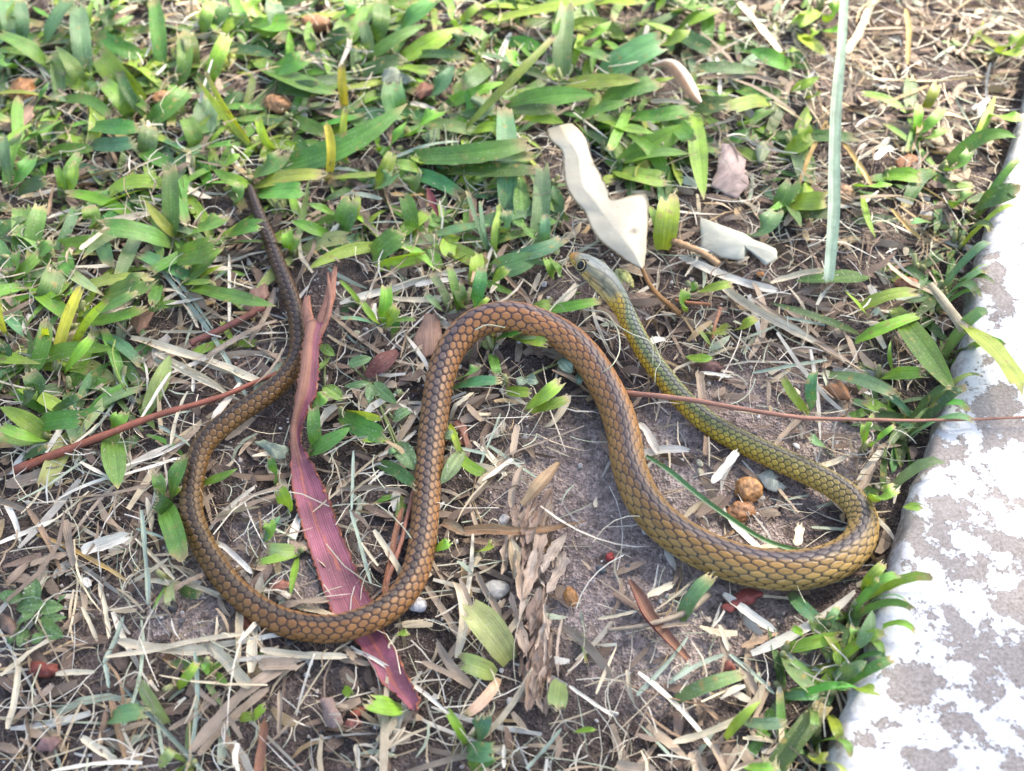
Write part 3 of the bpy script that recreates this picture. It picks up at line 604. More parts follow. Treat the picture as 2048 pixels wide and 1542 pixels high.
(6,[(130,220,340,170,50,'y'),(60,330,70,200,52,'y'),(80,220,130,170,40,'g')]),(6,[(200,460,330,440,70,'y'),(360,440,480,370,50,'y'),(250,570,150,440,32,'g'),(80,590,230,600,55,'y*')]),
(6,[(1080,320,1410,220,72,'y'),(1060,510,1420,360,72,'y')]),(6,[(1290,310,1650,810,115,'g*')]),(6,[(1700,420,2030,800,130,'y')]),
(6,[(1200,720,1460,690,60,'y'),(1080,460,560,280,42,'d*'),(1280,680,1270,500,22,'y*'),(1150,380,1000,210,26,'y*')]),
(6,[(810,900,820,680,52,'b'),(790,930,640,720,42,'y')]),(6,[(900,700,1280,810,62,'b')]),(6,[(1110,1130,1165,930,26,'y'),(1100,1130,1110,980,26,'y'),(1140,1130,1290,1000,26,'y')]),
(6,[(900,1140,790,1070,60,'b')]),(6,[(1150,1440,1290,1370,72,'y'),(1350,1470,1450,1480,42,'y')]),
(9,[(1090,480,1230,310,52,'y'),(1100,470,1190,400,30,'y')]),(9,[(680,480,840,630,62,'b')]),(9,[(640,810,970,730,62,'y')]),(9,[(640,850,820,1060,82,'b'),(1080,790,1160,580,62,'b*'),(1060,770,1050,680,40,'g')]),
(9,[(0,1110,400,960,72,'b')]),(9,[(620,1080,870,1080,52,'b')]),(9,[(1020,1040,1190,1060,62,'y'),(850,1000,1020,1030,40,'g')]),(9,[(300,1330,510,1110,52,'y*')]),(9,[(910,1190,970,1330,52,'y'),(810,1150,820,1270,42,'g')]),
(9,[(400,1230,650,1240,62,'b')]),(9,[(780,1440,890,1440,52,'y'),(400,1490,590,1500,52,'y')]),(9,[(40,640,230,380,80,'b')]),(9,[(950,980,1130,880,70,'b*')]),
(9,[(880,700,960,560,40,'b'),(760,720,690,680,35,'y'),(940,760,960,900,40,'y'),(850,640,940,600,40,'p')]),
(7,[(950,-60,1060,280,105,'g')]),(7,[(1540,180,1640,30,50,'b*'),(1560,170,1580,60,62,'y')]),(7,[(1750,250,1510,300,42,'y'),(1740,240,1570,220,72,'p'),(1740,270,1700,490,42,'y*')]),
(7,[(1000,420,1000,540,62,'p'),(970,430,890,580,22,'g*'),(1050,450,1170,490,52,'d')]),(7,[(620,1220,850,1180,92,'b'),(980,1240,820,1000,70,'p')]),
(7,[(1040,1040,1150,890,45,'y'),(1250,950,1180,890,52,'g*'),(1260,960,1330,1010,40,'g*')]),(7,[(1400,1215,1480,1200,45,'y'),(1480,1220,1550,1140,45,'y')]),
(7,[(930,1490,1010,1400,50,'p')]),
(8,[(990,880,740,560,150,'p')]),(8,[(910,960,700,870,92,'p'),(930,980,740,1190,52,'s')]),(8,[(1290,1000,1260,1170,95,'p')]),(8,[(370,1150,160,1120,105,'y')]),
(8,[(740,1370,630,1170,42,'y'),(800,1330,850,1190,92,'b'),(740,1400,900,1400,92,'b')]),(8,[(560,220,640,180,50,'y'),(800,240,900,190,62,'y')]),(8,[(1370,1290,1500,1280,42,'y*'),(760,1500,900,1420,80,'g')]),
(5,[(1180,330,1520,270,52,'y'),(1100,325,1240,290,60,'y'),(1300,260,1420,210,40,'g')]),(5,[(210,70,500,0,78,'Y')]),(5,[(1000,470,1220,520,60,'y'),(900,500,1060,440,60,'g'),(1010,480,1180,460,60,'p')]),
(8,[(330,720,400,710,40,'y'),(20,1040,70,1080,45,'y')]),
]
def make_tuft(blades,px,py,ncut=-1):
    """blades: list of (MB, kind)"""
    b=P(px,py,0); root=empty('grass_tuft',(b[0],b[1],gz(b[0],b[1])))
    kinds=[k for _,k in blades]; kd=max(set(kinds),key=kinds.count)
    rg=region(px,py,b[0],b[1]); n_=len(blades)
    sz='single blade of' if n_==1 else f'{"two three four five six seven".split()[min(n_,7)-2]}-bladed tuft of'
    tp='' if n_==1 else (' with pointed tips' if ncut==0 else (' with all tips torn' if ncut==n_ else ''))
    if len(f'{sz} {KN[kd]} grass{tp} {rg}'.split())>16: tp=''
    tag(root,f'{sz} {KN[kd]} grass{tp} {rg}','grass','grass tufts '+rg)
    for mb,_ in blades: mb.build('blade',M['blade'],root)
    if n_>2 and kd!='s':
        mb=MB(); g0=np.array(root.location); d=np.array([rng.normal(0,.3),rng.normal(0,.3),1.])
        for q in range(2):
            dd=d+rng.normal(0,.25,3); tube(mb,[g0-[0,0,.001],g0+dd*.002,g0+dd*rng.uniform(.003,.005)],[.0011,.0010,.0007],np.array([.36,.38,.16])*rng.uniform(.7,1.1),6)
        mb.build('sheath',M['blade'],root)
    return root
ntuft=0
for tl,bl in TU:
    lst=[]
    for (x0,y0,x1,y1,wz,k) in bl:
        a=T(tl,x0,y0); c=T(tl,x1,y1); kk=k[0]; pt='*' in k
        bend=rng.uniform(-.08,.08); zt=None
        if tl==2 and (x0,y0)==(690,800): zt=.022; bend=0
        g=P(*c,.012)
        zm=None
        if near_kerb(g[0],g[1])>-.006: zt=KTOP+rng.uniform(.003,.006); zm=.020
        b0=P(*a,0); zb=None
        if near_kerb(b0[0],b0[1])>-.001: zb=KTOP+.002; zm=KTOP+.006
        if (x0,y0) in ((1700,420),): zt=.024; zm=.022; zb=.013
        if tl==5 and (x0,y0) in ((1000,470),(900,500),(1010,480)): zt,zm=.012,.0125
        if tl==5 and (x0,y0)==(210,70): zt,zm=.006,.006
        if snake_gap(*P((a[0]+c[0])/2,(a[1]+c[1])/2,.005)[:2])<.0 and zt is None: zt,zm=.0015,.001
        p0,p1,p2,wd=world_blade(*a,*c,wz/2.926,kk,zt=zt,zb=zb,bend=bend,zm=zm)
        wd*=1.25
        lst.append((blade_mesh(p0,p1,p2,wd,kk,not pt,roll=rng.uniform(-.5,.5),up=(0,-.25,1) if kk!='Y' else (0,-1,.4),fold=.22 if kk!='Y' else .6),kk))
    make_tuft(lst,*T(tl,bl[0][0],bl[0][1]),ncut=sum('*' not in q[5] for q in bl)); ntuft+=1
# further tufts, scattered where the photograph's lawn is thick
def density(px,py,x,y):
    kd=near_kerb(x,y)
    if kd>-.003: return 0
    if kd>-.020 and py>350: return .8
    if py<380 and px<1400: return 1.
    if px<330 and py<880: return .75
    if px>1620 and py<330: return .14
    if py<480: return .40 if px>1400 else .6
    if py<640 and px<1130: return .5
    return .035
KEEP=[(a,b,45) for a,b in ((660,570),(640,640),(620,700),(612,760),(600,820),(592,880),(600,940),(620,1000),(645,1060),(668,1120),(695,1180),(725,1300),(770,1340),(815,1400))]+[(1110,280,50),(1160,340,55),(1200,420,60),(1250,470,60),(1270,520,45),(1180,540,60),(1470,490,80),(1460,350,50),(1340,150,40),(1495,1000,70),(1310,1240,60),(60,900,30),(200,875,40),(330,825,40),(450,790,40),(540,760,40)]+[(1670,k,40) for k in range(0,580,60)]+[(1100,k,60) for k in range(1020,1420,60)]
def keep_clear(px,py): return any((px-a)**2+(py-b)**2<r*r for a,b,r in KEEP)
def rand_blades(x,y,n,lm,wm,kinds,lift=1.,cutp=.6,ncol=4,K=8):
    out=[]; a0=rng.uniform(0,6.28); z0=gz(x,y)
    for k in range(n):
        a=a0+k*2.4+rng.uniform(-.6,.6); L=lm*rng.uniform(.55,1.3); kk=kinds[rng.integers(len(kinds))]
        d=np.array([math.cos(a),math.sin(a),0]); e=np.array([-math.sin(a),math.cos(a),0])
        p0=np.array([x,y,z0+.0005])+d*.001; h=L*rng.uniform(.12,.5)*lift
        p2=p0+d*L*rng.uniform(.75,1)+[0,0,h*rng.uniform(.15,1.)]; p1=p0+d*L*.45+e*L*rng.uniform(-.15,.15)+[0,0,h]
        if keep_clear(*proj(p2)) or keep_clear(*proj(p1)): continue
        if snake_gap(*p2[:2])<.0012 or snake_gap(*p1[:2])<.001: continue
        if kerb_dx(p2[0],p2[1])>-.001: p2[2]=max(p2[2],KTOP+.004); p1[2]=max(p1[2],.021)
        out.append((blade_mesh(p0,p1,p2,wm*rng.uniform(.65,1.25),kk,rng.random()<cutp,roll=rng.uniform(-.7,.7),K=K,ncol=ncol),kk))
    return out
for k in range(48):
    i=int(rng.uniform(0,len(ks))); x,y=ks[i]-kout*rng.uniform(.0015,.011); px,py=proj((x,y,0))
    if not(330<py<1540) or snake_gap(x,y)<.002: continue
    a_=math.atan2(kout[1],kout[0]); bl=rand_blades(x,y,int(rng.integers(3,6)),.012,.0023,'bbdgyp',cutp=.85)
    if bl: make_tuft(bl,px,py); ntuft+=1
want=290-ntuft; tries=0
while want>0 and tries<9000:
    tries+=1
    px,py=rng.uniform(-20,2070),rng.uniform(-20,1560); p=P(px,py,0)
    if rng.random()>density(px,py,p[0],p[1]) or snake_gap(p[0],p[1])<.003 or keep_clear(px,py): continue
    kd=near_kerb(p[0],p[1])>-.022
    kinds='bbdg' if kd else ('ggyydb' if py<500 else 'gybp')
    bare=density(px,py,p[0],p[1])<.1
    bl=rand_blades(p[0],p[1],int(rng.integers(3,6)),.014 if kd else (.011 if bare else .025),(.0026 if kd else (.0024 if bare else .0046)),kinds,lift=.6,cutp=.85 if kd or bare else .6)
    if not bl: continue
    make_tuft(bl,px,py); want-=1
# the low lawn between and beyond them, uncountable
def merge(dst,mb):
    o=len(dst.v); dst.v.extend(mb.v); dst.f.extend([tuple(i+o for i in q) for q in mb.f]); dst.uv.extend(mb.uv); dst.c.extend(mb.c)
lawn=MB()
for k in range(4200):
    x,y=rng.uniform(-.42,.30),rng.uniform(-.30,.52); px,py=proj((x,y,0))
    inside=-30<px<2080 and -30<py<1570
    dn=density(px,py,x,y)
    if rng.random()>dn*(1. if inside else .8) or snake_gap(x,y)<.003 or near_kerb(x,y)>-.002: continue
    lf=.5 if inside else 1.
    for mb,_ in rand_blades(x,y,int(rng.integers(2,4)),.016 if inside else .024,.0034 if inside else .0045,'ddggby' if inside else 'gydb',lift=lf,ncol=2,K=5): merge(lawn,mb)
o=lawn.build('lawn_grass',M['blade']); tag(o,'low short lawn grass growing between the tufts','grass',kind='stuff')

# ------------------------------------------------------------------ dry litter
SCOL=[((.62,.52,.36),3.5),((.72,.65,.52),5),((.40,.31,.22),4),((.28,.21,.155),3),((.20,.14,.105),1.5),((.48,.35,.19),1.5),((.40,.45,.33),1.6),((.60,.57,.50),2.5)]
SW=np.array([w_ for _,w_ in SCOL]); SW=SW/SW.sum(); SW2=np.array([.6,.4,2.5,5,7,.8,.3,.5]); SW2=SW2/SW2.sum()  # decayed low pieces, weighted dark to paint shade into the litter gaps
BKP=[(660,570),(640,620),(630,650),(622,690),(618,730),(612,770),(600,815),(593,850),(591,885),(598,915),(615,970),(630,1020),(640,1058),(663,1118),(683,1172),(702,1212),(723,1257),(740,1278),(762,1311),(791,1364),(820,1402)]
BKP=[(BKP[i][0]+(BKP[i+1][0]-BKP[i][0])*f,BKP[i][1]+(BKP[i+1][1]-BKP[i][1])*f) for i in range(len(BKP)-1) for f in (0,.5)]
def on_bark(px,py): return 540<py<1430 and 560<px<860 and any((px-a)**2+(py-b)**2<36**2 for a,b in BKP)
def litter_piece(mb,x,y,L,wd,col,a,z,K=5,ncol=1,flat=False,fray=0):
    d=np.array([math.cos(a),math.sin(a),0]); e=np.array([-d[1],d[0],0]); c=np.array([x,y,0])
    tl=rng.normal(0,.10)
    pts=bez(c-d*L/2+e*L*rng.normal(0,.05),c+e*L*rng.normal(0,.14),c+d*L/2+e*L*rng.normal(0,.05),K)
    for i in range(K):
        g=gz(pts[i,0],pts[i,1]); sg=snake_gap(pts[i,0],pts[i,1]) if not flat else 1
        zz=z+tl*L*(i/(K-1)-.5)
        pts[i,2]=g+max(.0004,zz if sg>.0005 else .0006)
    pr=np.interp(np.linspace(0,1,K),[0,.15,.8,1],[.6,1,.9,.35])
    ribbon(mb,pts,wd*pr,col,ncol,rng.uniform(.1,.9),np.linspace(0,rng.normal(0,.7),K)+rng.normal(0,.6),fray=fray,fraycol=np.array(col)*1.1,jag=.9 if ncol>1 else 0)
lit=MB()
for k in range(34000):
    x,y=rng.uniform(-.40,.27),rng.uniform(-.27,.42); px,py=proj((x,y,0)); kd=near_kerb(x,y)
    if kd>-.002: continue
    inside=-60<px<2100 and -60<py<1600
    if not inside and rng.random()<.6: continue
    soil=1000<px<1720 and 800<py<1480                       # the barer patch
    pl=mnoise.noise(Vector((x*30,y*30,9)))
    low=k%3==0
    if py<360 and px<1350 and rng.random()<.45: continue
    if soil and rng.random()<(.72 if low else .5): continue
    if pl<-.2 and rng.random()<.55: continue
    ci=rng.choice(len(SCOL),p=SW2 if low else SW); col=np.array(SCOL[ci][0])*rng.uniform(.6,1.2)
    if on_bark(px,py): continue
    sg=snake_gap(x,y)
    if low: L=rng.uniform(.004,.013); wd=rng.uniform(.0012,.0034)
    else: L=rng.gamma(3,.0042); wd=rng.choice([.0003,.0005,.0008,.0014,.0022],p=[.30,.30,.2,.14,.06])
    litter_piece(lit,x,y,max(.003,L),wd,col,rng.uniform(0,6.28),(abs(rng.normal(0,.0009)) if low else abs(rng.normal(0,.0026)))+.0003 if sg>.002 else .0005,K=4)
for k in range(9000):                                      # hair-fine shreds
    x,y=rng.uniform(-.36,.25),rng.uniform(-.24,.36)
    if near_kerb(x,y)>-.002 or snake_gap(x,y)<.004: continue
    px,py=proj((x,y,0))
    if (1000<px<1720 and 800<py<1480 and rng.random()<.55) or on_bark(px,py): continue
    a=rng.uniform(0,6.28); L=rng.gamma(3,.004); d=np.array([math.cos(a),math.sin(a),0]); e2_=np.array([-d[1],d[0],0]); z=gz(x,y)+abs(rng.normal(0,.003))+.0008; c=np.array([x,y,z])
    pts=bez(c-d*L/2,c+e2_*L*rng.normal(0,.5)+[0,0,rng.uniform(-.001,.003)],c+d*L/2+[0,0,rng.normal(0,.001)],6); pts[:,2]=np.maximum(pts[:,2],.0006)
    ribbon(lit,pts,rng.uniform(.00018,.0004),np.array([(.66,.60,.46),(.50,.52,.38),(.70,.66,.56),(.42,.32,.2)][rng.integers(4)])*rng.uniform(.7,1.1),1,.3,rng.uniform(-1,1))
o=lit.build('grass_litter',M['straw']); tag(o,'loose dry grass clippings and shreds strewn over the soil','litter',kind='stuff')
# straws that can be told apart: tile, x0,y0,x1,y1, width, colour
PA=(.68,.59,.42);WH=(.74,.69,.58);BR=(.34,.23,.145);GB=(.36,.28,.205);GO=(.50,.34,.13);BG=(.36,.43,.34);RB=(.26,.12,.07)
CN={PA:'pale straw-coloured',WH:'bleached whitish',BR:'brown',GB:'grey-brown',GO:'golden',BG:'thin blue-green',RB:'reddish-brown'}
STRAWS=[(4,760,470,1600,780,70,PA),(4,1090,570,1520,720,42,WH),(4,900,560,1330,800,40,PA),(4,930,420,1190,425,22,PA),(4,1000,640,1400,830,30,PA),(4,900,20,1460,850,34,BG),(4,960,20,1240,420,22,BG),(4,1130,800,1160,560,30,WH),(4,1100,800,1000,1110,30,PA),
(4,820,960,1000,680,22,WH),(4,730,1240,1110,1080,20,WH),(4,640,1330,1110,1160,22,WH),(4,340,1440,700,1300,24,WH),(4,30,1340,350,1250,90,GB),(4,1200,580,1620,380,42,GB),(4,1340,420,1560,330,60,GB),(4,930,1000,1140,1130,26,BG),(4,1490,790,1700,610,60,BG),
(4,470,1470,880,1340,24,GB),(4,1230,1560,1700,1380,40,GB),(4,1400,1440,1700,1330,30,GB),
(5,0,290,750,75,50,WH),(5,300,240,740,235,46,PA),(5,440,170,650,150,42,WH),(5,930,80,1110,280,30,BR),(5,440,560,600,490,28,GB),(5,0,1375,420,1395,38,GB),(5,170,1360,460,1090,22,WH),(5,270,900,410,870,46,GB),(5,640,940,780,830,30,PA),(5,1040,1000,1010,1180,50,GB),(5,1010,1200,840,1330,34,WH),(5,1000,1470,1080,1230,60,GB),(5,1240,700,1620,790,24,BR),(5,1280,610,1370,640,40,GO),
(5,1750,980,1860,1160,60,WH),(5,590,1080,720,1130,40,RB),(5,70,1500,80,1150,22,BG),(5,800,1290,940,940,16,BG),
(6,30,10,620,200,62,WH),(6,280,170,830,500,62,PA),(6,450,230,1120,660,40,GB),(6,570,150,890,85,42,PA),(6,160,870,150,680,62,GB),(6,150,685,340,712,28,WH),(6,220,1340,370,1160,62,WH),(6,590,1120,760,930,40,GB),(6,640,560,960,520,46,GB),(6,880,650,990,510,50,BR),(6,180,1180,190,1010,40,BR),(6,1080,1390,1190,1210,60,GB),(6,820,1230,1030,1150,40,PA),(6,400,450,1000,640,30,GB),(6,460,690,900,600,24,BG),
(7,1480,970,1540,380,75,PA),(7,690,760,1240,850,72,PA),(7,620,860,1450,740,40,PA),(7,870,410,1370,510,40,PA),(7,220,150,740,410,34,GO),(7,1230,140,1480,375,42,WH),(7,40,1270,110,900,52,PA),(7,490,1340,720,1490,60,PA),(7,1530,830,2040,850,52,PA),(7,1470,1060,1240,810,90,PA),(7,0,960,340,740,36,PA),(7,480,560,570,760,30,PA),(7,580,420,640,740,34,PA),(7,1130,1420,1730,870,92,GB),(7,1170,1440,1580,1050,60,GB),(7,0,210,320,60,34,WH),(7,480,240,750,150,90,WH),(7,830,0,870,550,34,BG),(7,610,900,720,620,36,BG),(7,620,900,650,1050,30,BG),(7,800,110,1050,200,24,BG),(7,190,340,420,260,70,GB),(7,390,60,440,330,60,GB),(7,1500,1560,1560,1230,70,RB),(7,1520,920,1760,900,90,GB),(7,1640,1330,1640,1060,36,GB),(7,60,1240,320,1020,60,GB),(7,330,960,560,950,40,PA),(7,1590,580,1930,540,60,GB),(7,1150,400,1500,340,60,BR),(7,590,1350,900,1250,44,GB),(7,1000,1300,1300,1080,40,GB),(7,850,1500,300,1530,40,WH),
(8,720,160,1290,175,56,BR),(8,0,800,90,870,60,GB),(8,0,870,180,890,40,GB),(8,200,120,420,440,46,PA),(8,1040,60,1030,300,40,GB),(8,60,0,180,420,26,BG),(8,500,420,700,730,50,GB),(8,700,380,900,760,40,GB),(8,800,340,980,680,50,GB),(8,480,860,740,1000,44,GB),(8,0,760,620,1160,30,WH),(8,900,1010,1600,1010,1,BG),(8,1340,1020,1600,1190,28,WH),(8,1510,630,1730,590,24,PA),(8,1800,500,1950,420,50,PA),(8,1740,1060,2040,720,34,BG),(8,1930,1000,2048,870,34,BG),(8,1500,1060,1620,780,26,PA),(8,1090,1500,1300,1270,34,BG),(8,960,1500,960,1360,30,WH),(8,200,1440,380,1260,34,PA),(8,90,1350,110,1500,40,PA),(8,1620,1470,1860,1500,90,GB),(8,1680,920,1730,1100,34,PA),(8,1880,680,2048,650,30,GB),(8,280,790,350,690,30,PA),(8,1010,600,1100,550,40,GB),(8,640,840,760,660,50,GB),(8,1130,880,1060,1100,50,GB),(8,1200,860,1130,1110,40,GB),(8,370,0,250,500,46,RB),
(9,290,480,590,700,62,WH),(9,0,1330,420,1190,52,PA),(9,560,990,440,1250,40,GB),(9,270,650,330,800,34,PA),(9,400,780,620,720,46,BR),(9,0,980,300,820,34,BG),(9,330,820,590,1060,30,BG),(9,130,1100,260,1210,36,BR),(9,110,1390,180,1540,90,GB),(9,390,880,500,1080,60,GB),(9,500,460,760,480,24,PA),(9,720,190,740,70,70,PA),(9,230,1350,300,1540,50,GB),
(1,600,1300,890,1270,60,PA),(1,480,1480,700,1300,60,PA),(1,60,330,860,990,20,GB),(1,280,1260,310,1060,30,BR),(1,1100,900,1150,1060,40,PA),(1,570,1140,680,1220,60,BR),(1,870,120,1320,200,20,WH),
(2,890,470,1000,180,42,WH),(2,1100,100,1270,350,36,WH),(2,300,1150,520,1140,46,GO),(2,410,590,560,640,44,WH),(2,1820,570,2040,620,40,PA),(2,620,740,770,780,36,PA),(2,320,920,700,830,34,BG),
(3,380,0,620,340,60,PA),(3,1180,10,1010,340,60,PA),(3,1130,470,2048,450,30,PA),(3,1170,950,1270,880,50,WH),(3,890,720,730,1090,30,GO),(3,880,720,1160,1100,34,GO),(3,250,330,265,580,26,WH),(3,1270,1230,1450,1400,30,GO),(3,160,460,620,520,40,GB),(3,1130,700,1500,800,60,GB),(3,1360,40,1370,360,34,GO)]
nst=0
def straw_obj(mb,c,px,py,cn):
    rg=region(px,py,c[0],c[1]); o=mb.build('dry_straw',M['straw'],None,origin=(c[0],c[1],gz(c[0],c[1])))
    wmax=max(np.ptp(np.array(mb.v)[:,:2],axis=0)); ln='long' if wmax>.026 else ('short' if wmax<.014 else 'medium-length')
    tag(o,f'{ln} {cn} dry straw lying {rg}','straw','dry straws '+rg); return o
for (tl,x0,y0,x1,y1,wz,col) in STRAWS:
    if wz<5: continue
    a=T(tl,x0,y0); b=T(tl,x1,y1); n_=11
    z=rng.uniform(.0025,.005); pp=[]
    bend=rng.uniform(-.04,.04)
    for k in range(n_):
        f=k/(n_-1); q=P(a[0]+(b[0]-a[0])*f-(b[1]-a[1])*bend*math.sin(f*3.14),a[1]+(b[1]-a[1])*f+(b[0]-a[0])*bend*math.sin(f*3.14),z)
        zz=z+gz(q[0],q[1])
        if snake_gap(q[0],q[1])<.001: zz=.0008
        if near_kerb(q[0],q[1])>-.003: zz=KTOP+.002
        pp.append([q[0],q[1],zz])
    pp=np.array(pp); pp[1:-1,2]=(pp[:-2,2]+pp[1:-1,2]*2+pp[2:,2])/4
    mb=MB(); mpx=pxmm((a[0]+b[0])/2,(a[1]+b[1])/2); base=np.array(col)*rng.uniform(.85,1.12)
    ribbon(mb,pp,wz/2.926*mpx*(.82*np.interp(np.linspace(0,1,n_),[0,.12,.88,1],[.5,1,1,.45])*rng.uniform(.86,1.1,n_)),base,5,rng.uniform(.2,.9),np.cumsum(rng.normal(0,.16,n_)),up=(0,-.2,1),jag=1.0,fray=int(rng.integers(3,8)),fraycol=base*1.1)
    straw_obj(mb,pp[n_//2],(a[0]+b[0])/2,(a[1]+b[1])/2,CN[col]); nst+=1
cl=[PA,WH,GB,BR,BG,PA,GB]
while nst<298:
    px,py=rng.uniform(0,2000),rng.uniform(0,1542); p=P(px,py,0)
    if near_kerb(p[0],p[1])>-.012 or snake_gap(p[0],p[1])<.004: continue
    if (py<450 and rng.random()<.6) or keep_clear(px,py): continue
    col=cl[rng.integers(len(cl))]; base=np.array(col)*rng.uniform(.75,1.12); mb=MB()
    litter_piece(mb,p[0],p[1],rng.uniform(.012,.034),rng.choice([.0007,.0011,.0017,.0026]) if col!=BG else .0012,base,rng.uniform(0,6.28),rng.uniform(.0015,.0045),K=7,ncol=3,fray=int(rng.integers(0,4)))
    straw_obj(mb,p,px,py,CN[col]); nst+=1
# ------------------------------------------------------------------ grit
gr=MB()
for k in range(2600):
    x,y=rng.uniform(-.22,.2),rng.uniform(-.17,.2); 
    if near_kerb(x,y)>-.002: continue
    px,py=proj((x,y,0))
    if py<500 and rng.random()<.7: continue
    r=min(.0013,rng.gamma(2.,.00018)+.00022); cc_=[(.46,.42,.38),(.36,.31,.27),(.56,.53,.49),(.10,.09,.09),(.42,.28,.2)][rng.choice(5,p=[.3,.3,.2,.12,.08])]
    lump(gr,np.array([x,y,gz(x,y)+r*.4]),(r,r*rng.uniform(.7,1),r*.75),cc_,1,.5,1.9,.15,rng.uniform(0,3),.3)
o=gr.build('grit',M['stone'],smooth=False); tag(o,'fine pale sand grains and grit on the soil','grit',kind='stuff')

# ------------------------------------------------------------------ single things
def rails(mb,rows,ncol,nrow,thick,colfn,zfn,edge=.0004):
    """plate between 2 or 3 rails given as rows of 3-D points; own thickness; zfn(u,v) lifts it"""
    R=np.array(rows,dtype=float); n,m,_=R.shape
    S=spline(R.reshape(n,m*3),nrow).reshape(nrow,m,3); V=[];U=[];C=[]
    for side in (1,-1):
        for i in range(nrow):
            v=i/(nrow-1)
            for j in range(ncol+1):
                u=j/ncol; k=u*(m-1); a=min(int(k),m-2); f=k-a; p=S[i,a]*(1-f)+S[i,a+1]*f
                ew=S[i,-1]-S[i,0]; ew=ew/max(np.linalg.norm(ew),1e-6)
                if j in (0,ncol): p=p+ew*rng.normal(0,edge)
                p=p+[0,0,zfn(u,v)+side*thick/2+mnoise.noise(Vector(p*300))*edge*.7]
                V.append(p);U.append((u,v));C.append(colfn(u,v,p,side))
    w_=ncol+1;h=nrow*w_;F=[]
    for i in range(nrow-1):
        for j in range(ncol):
            q=(i*w_+j,i*w_+j+1,(i+1)*w_+j+1,(i+1)*w_+j); F.append(q); F.append(tuple(x+h for x in q[::-1]))
        for j in (0,ncol): F.append((i*w_+j,(i+1)*w_+j,h+(i+1)*w_+j,h+i*w_+j))
    for i in (0,nrow-1):
        for j in range(ncol): F.append((i*w_+j,i*w_+j+1,h+i*w_+j+1,h+i*w_+j))
    mb.add(V,F,U,C)
def ppx(pts): return np.array([P(x,y,z) for x,y,z in pts])
# purple bark strip
BRW=[(612,655,650,648,9.5),(608,690,640,690,9),(603,730,638,735,8.5),(597,775,632,785,7.5),(590,815,615,822,6),(583,850,603,856,4.5),(580,880,603,886,3.8),(581,915,614,912,3.2),(586,975,643,968,2.8),(598,1030,662,1015,2.6),(608,1065,674,1050,2.4),(627,1125,700,1110,2.2),(645,1180,722,1165,1.8),(662,1225,742,1200,1.2),(690,1265,757,1250,1.0),(712,1285,768,1270,1.2),(731,1315,793,1308,2.2),(765,1366,817,1362,2.8),(803,1405,838,1400,2.6),(824,1425,834,1424,2.4)]
rows_=[[P(a,b,z/1000),P(c,d,z/1000)] for a,b,c,d,z in BRW]
PUR=np.array([.20,.062,.088]);ORG=np.array([.40,.12,.05]);BRN=np.array([.25,.115,.075])
def bcol(u,v,p,side):
    if side<0: return BRN*.8
    c=PUR*(1+.5*mnoise.noise(Vector(p*160)))
    n1=mnoise.noise(Vector((u*14,v*7,3.)))
    crack=abs(u-.5-.12*math.sin(v*11)-.1*n1)
    if v>.3 and crack<.035: c=c+(ORG-c)*.55
    up_=max(0,min(1,(.36-v)/.05))
    if u<.62 and up_>0: c=c+(BRN*(1+.5*n1)-c)*up_
    if min(u,1-u)<.045: c=c+(ORG*1.1-c)*.8
    return np.clip(c,.01,1)
def bz(u,v):
    q=abs(u-.5)*2; z=.0011*q*q*(1 if v>.35 else .2)+.0005*math.sin(v*13+u*2)
    if v<.36: z+=.0022*math.sqrt(max(0,1-((u-.33)/.36)**2))*min(1,(.36-v)/.08)
    return z
bk=empty('bark_strip',P(650,1150,0)); tag(bk,'long purple-red bark strip with orange torn edges lying under the snake\'s coil','bark')
mb=MB(); rails(mb,rows_,14,150,.0008,bcol,bz,.00035); mb.build('strip',M['bark'],bk)
for pr,wd in (([(634,665,9.8),(646,628,10.3),(658,595,10.8),(662,570,11.2),(671,532,11.8)],[26,26,25,22,8]),([(622,668,9.6),(617,640,10.),(612,615,10.),(614,590,10.3)],[24,26,24,14]),([(628,690,9.9),(652,640,10.8),(660,600,11.3),(655,545,12)],[12,13,12,5])):
    pts=spline(np.hstack([ppx([(a,b,z/1000) for a,b,z in pr]),np.array(wd)[:,None]*pxmm(640,620)]),18); mb=MB()
    ribbon(mb,pts[:,:3],pts[:,3],BRN,6,0,0,up=(0,-.3,1),curl=-1.1,jag=.4,fray=5,fraycol=BRN*.9,colfn=lambda u,v:(BRN*rng.uniform(.7,1.25)+(ORG-BRN)*(.7 if (u<.1 or u>.9) else 0)))
    mb.build('torn_end',M['bark'],bk)
# folded cream leaf
LR=[((1094,258),(1118,256),(1145,252),20),((1100,284),(1135,282),(1172,277),19.5),((1124,308),(1155,310),(1182,308),18.5),((1128,345),(1164,345),(1194,330),17),((1132,370),(1170,372),(1205,352),16),((1150,398),(1190,396),(1216,380),15),((1169,417),(1208,425),(1226,402),14),((1182,452),(1225,450),(1288,393),13.5),((1203,485),(1245,480),(1297,425),12.5),((1225,505),(1263,503),(1295,465),11.5),((1250,525),(1275,522),(1293,500),10.5),((1278,540),(1284,537),(1290,525),10)]
CRM=np.array([.46,.42,.315])
def lc(u,v,p,side):
    c=CRM*(1+.12*mnoise.noise(Vector(p*90)))*(1 if side>0 else .8)
    x,y=proj(p); d=math.hypot((x-1268)/8,(y-462)/6)
    if d<1.3: c=c*(.25+.55*min(1,max(0,d-.4)))
    d=math.hypot((x-1190)/8,(y-330)/5)
    if d<1.2: c=c*.6
    if v<.16: c=c+(np.array([.42,.34,.20])-c)*(.16-v)/.16*.9
    if abs(u-.5)<.04: c=c*1.08
    if u<.03 or u>.97: c=c*np.array([.75,.62,.45])
    return c
cl_=empty('cream_leaf',P(1200,430,0)); tag(cl_,'long folded cream dead leaf with brown stalk beside the snake\'s head','leaf')
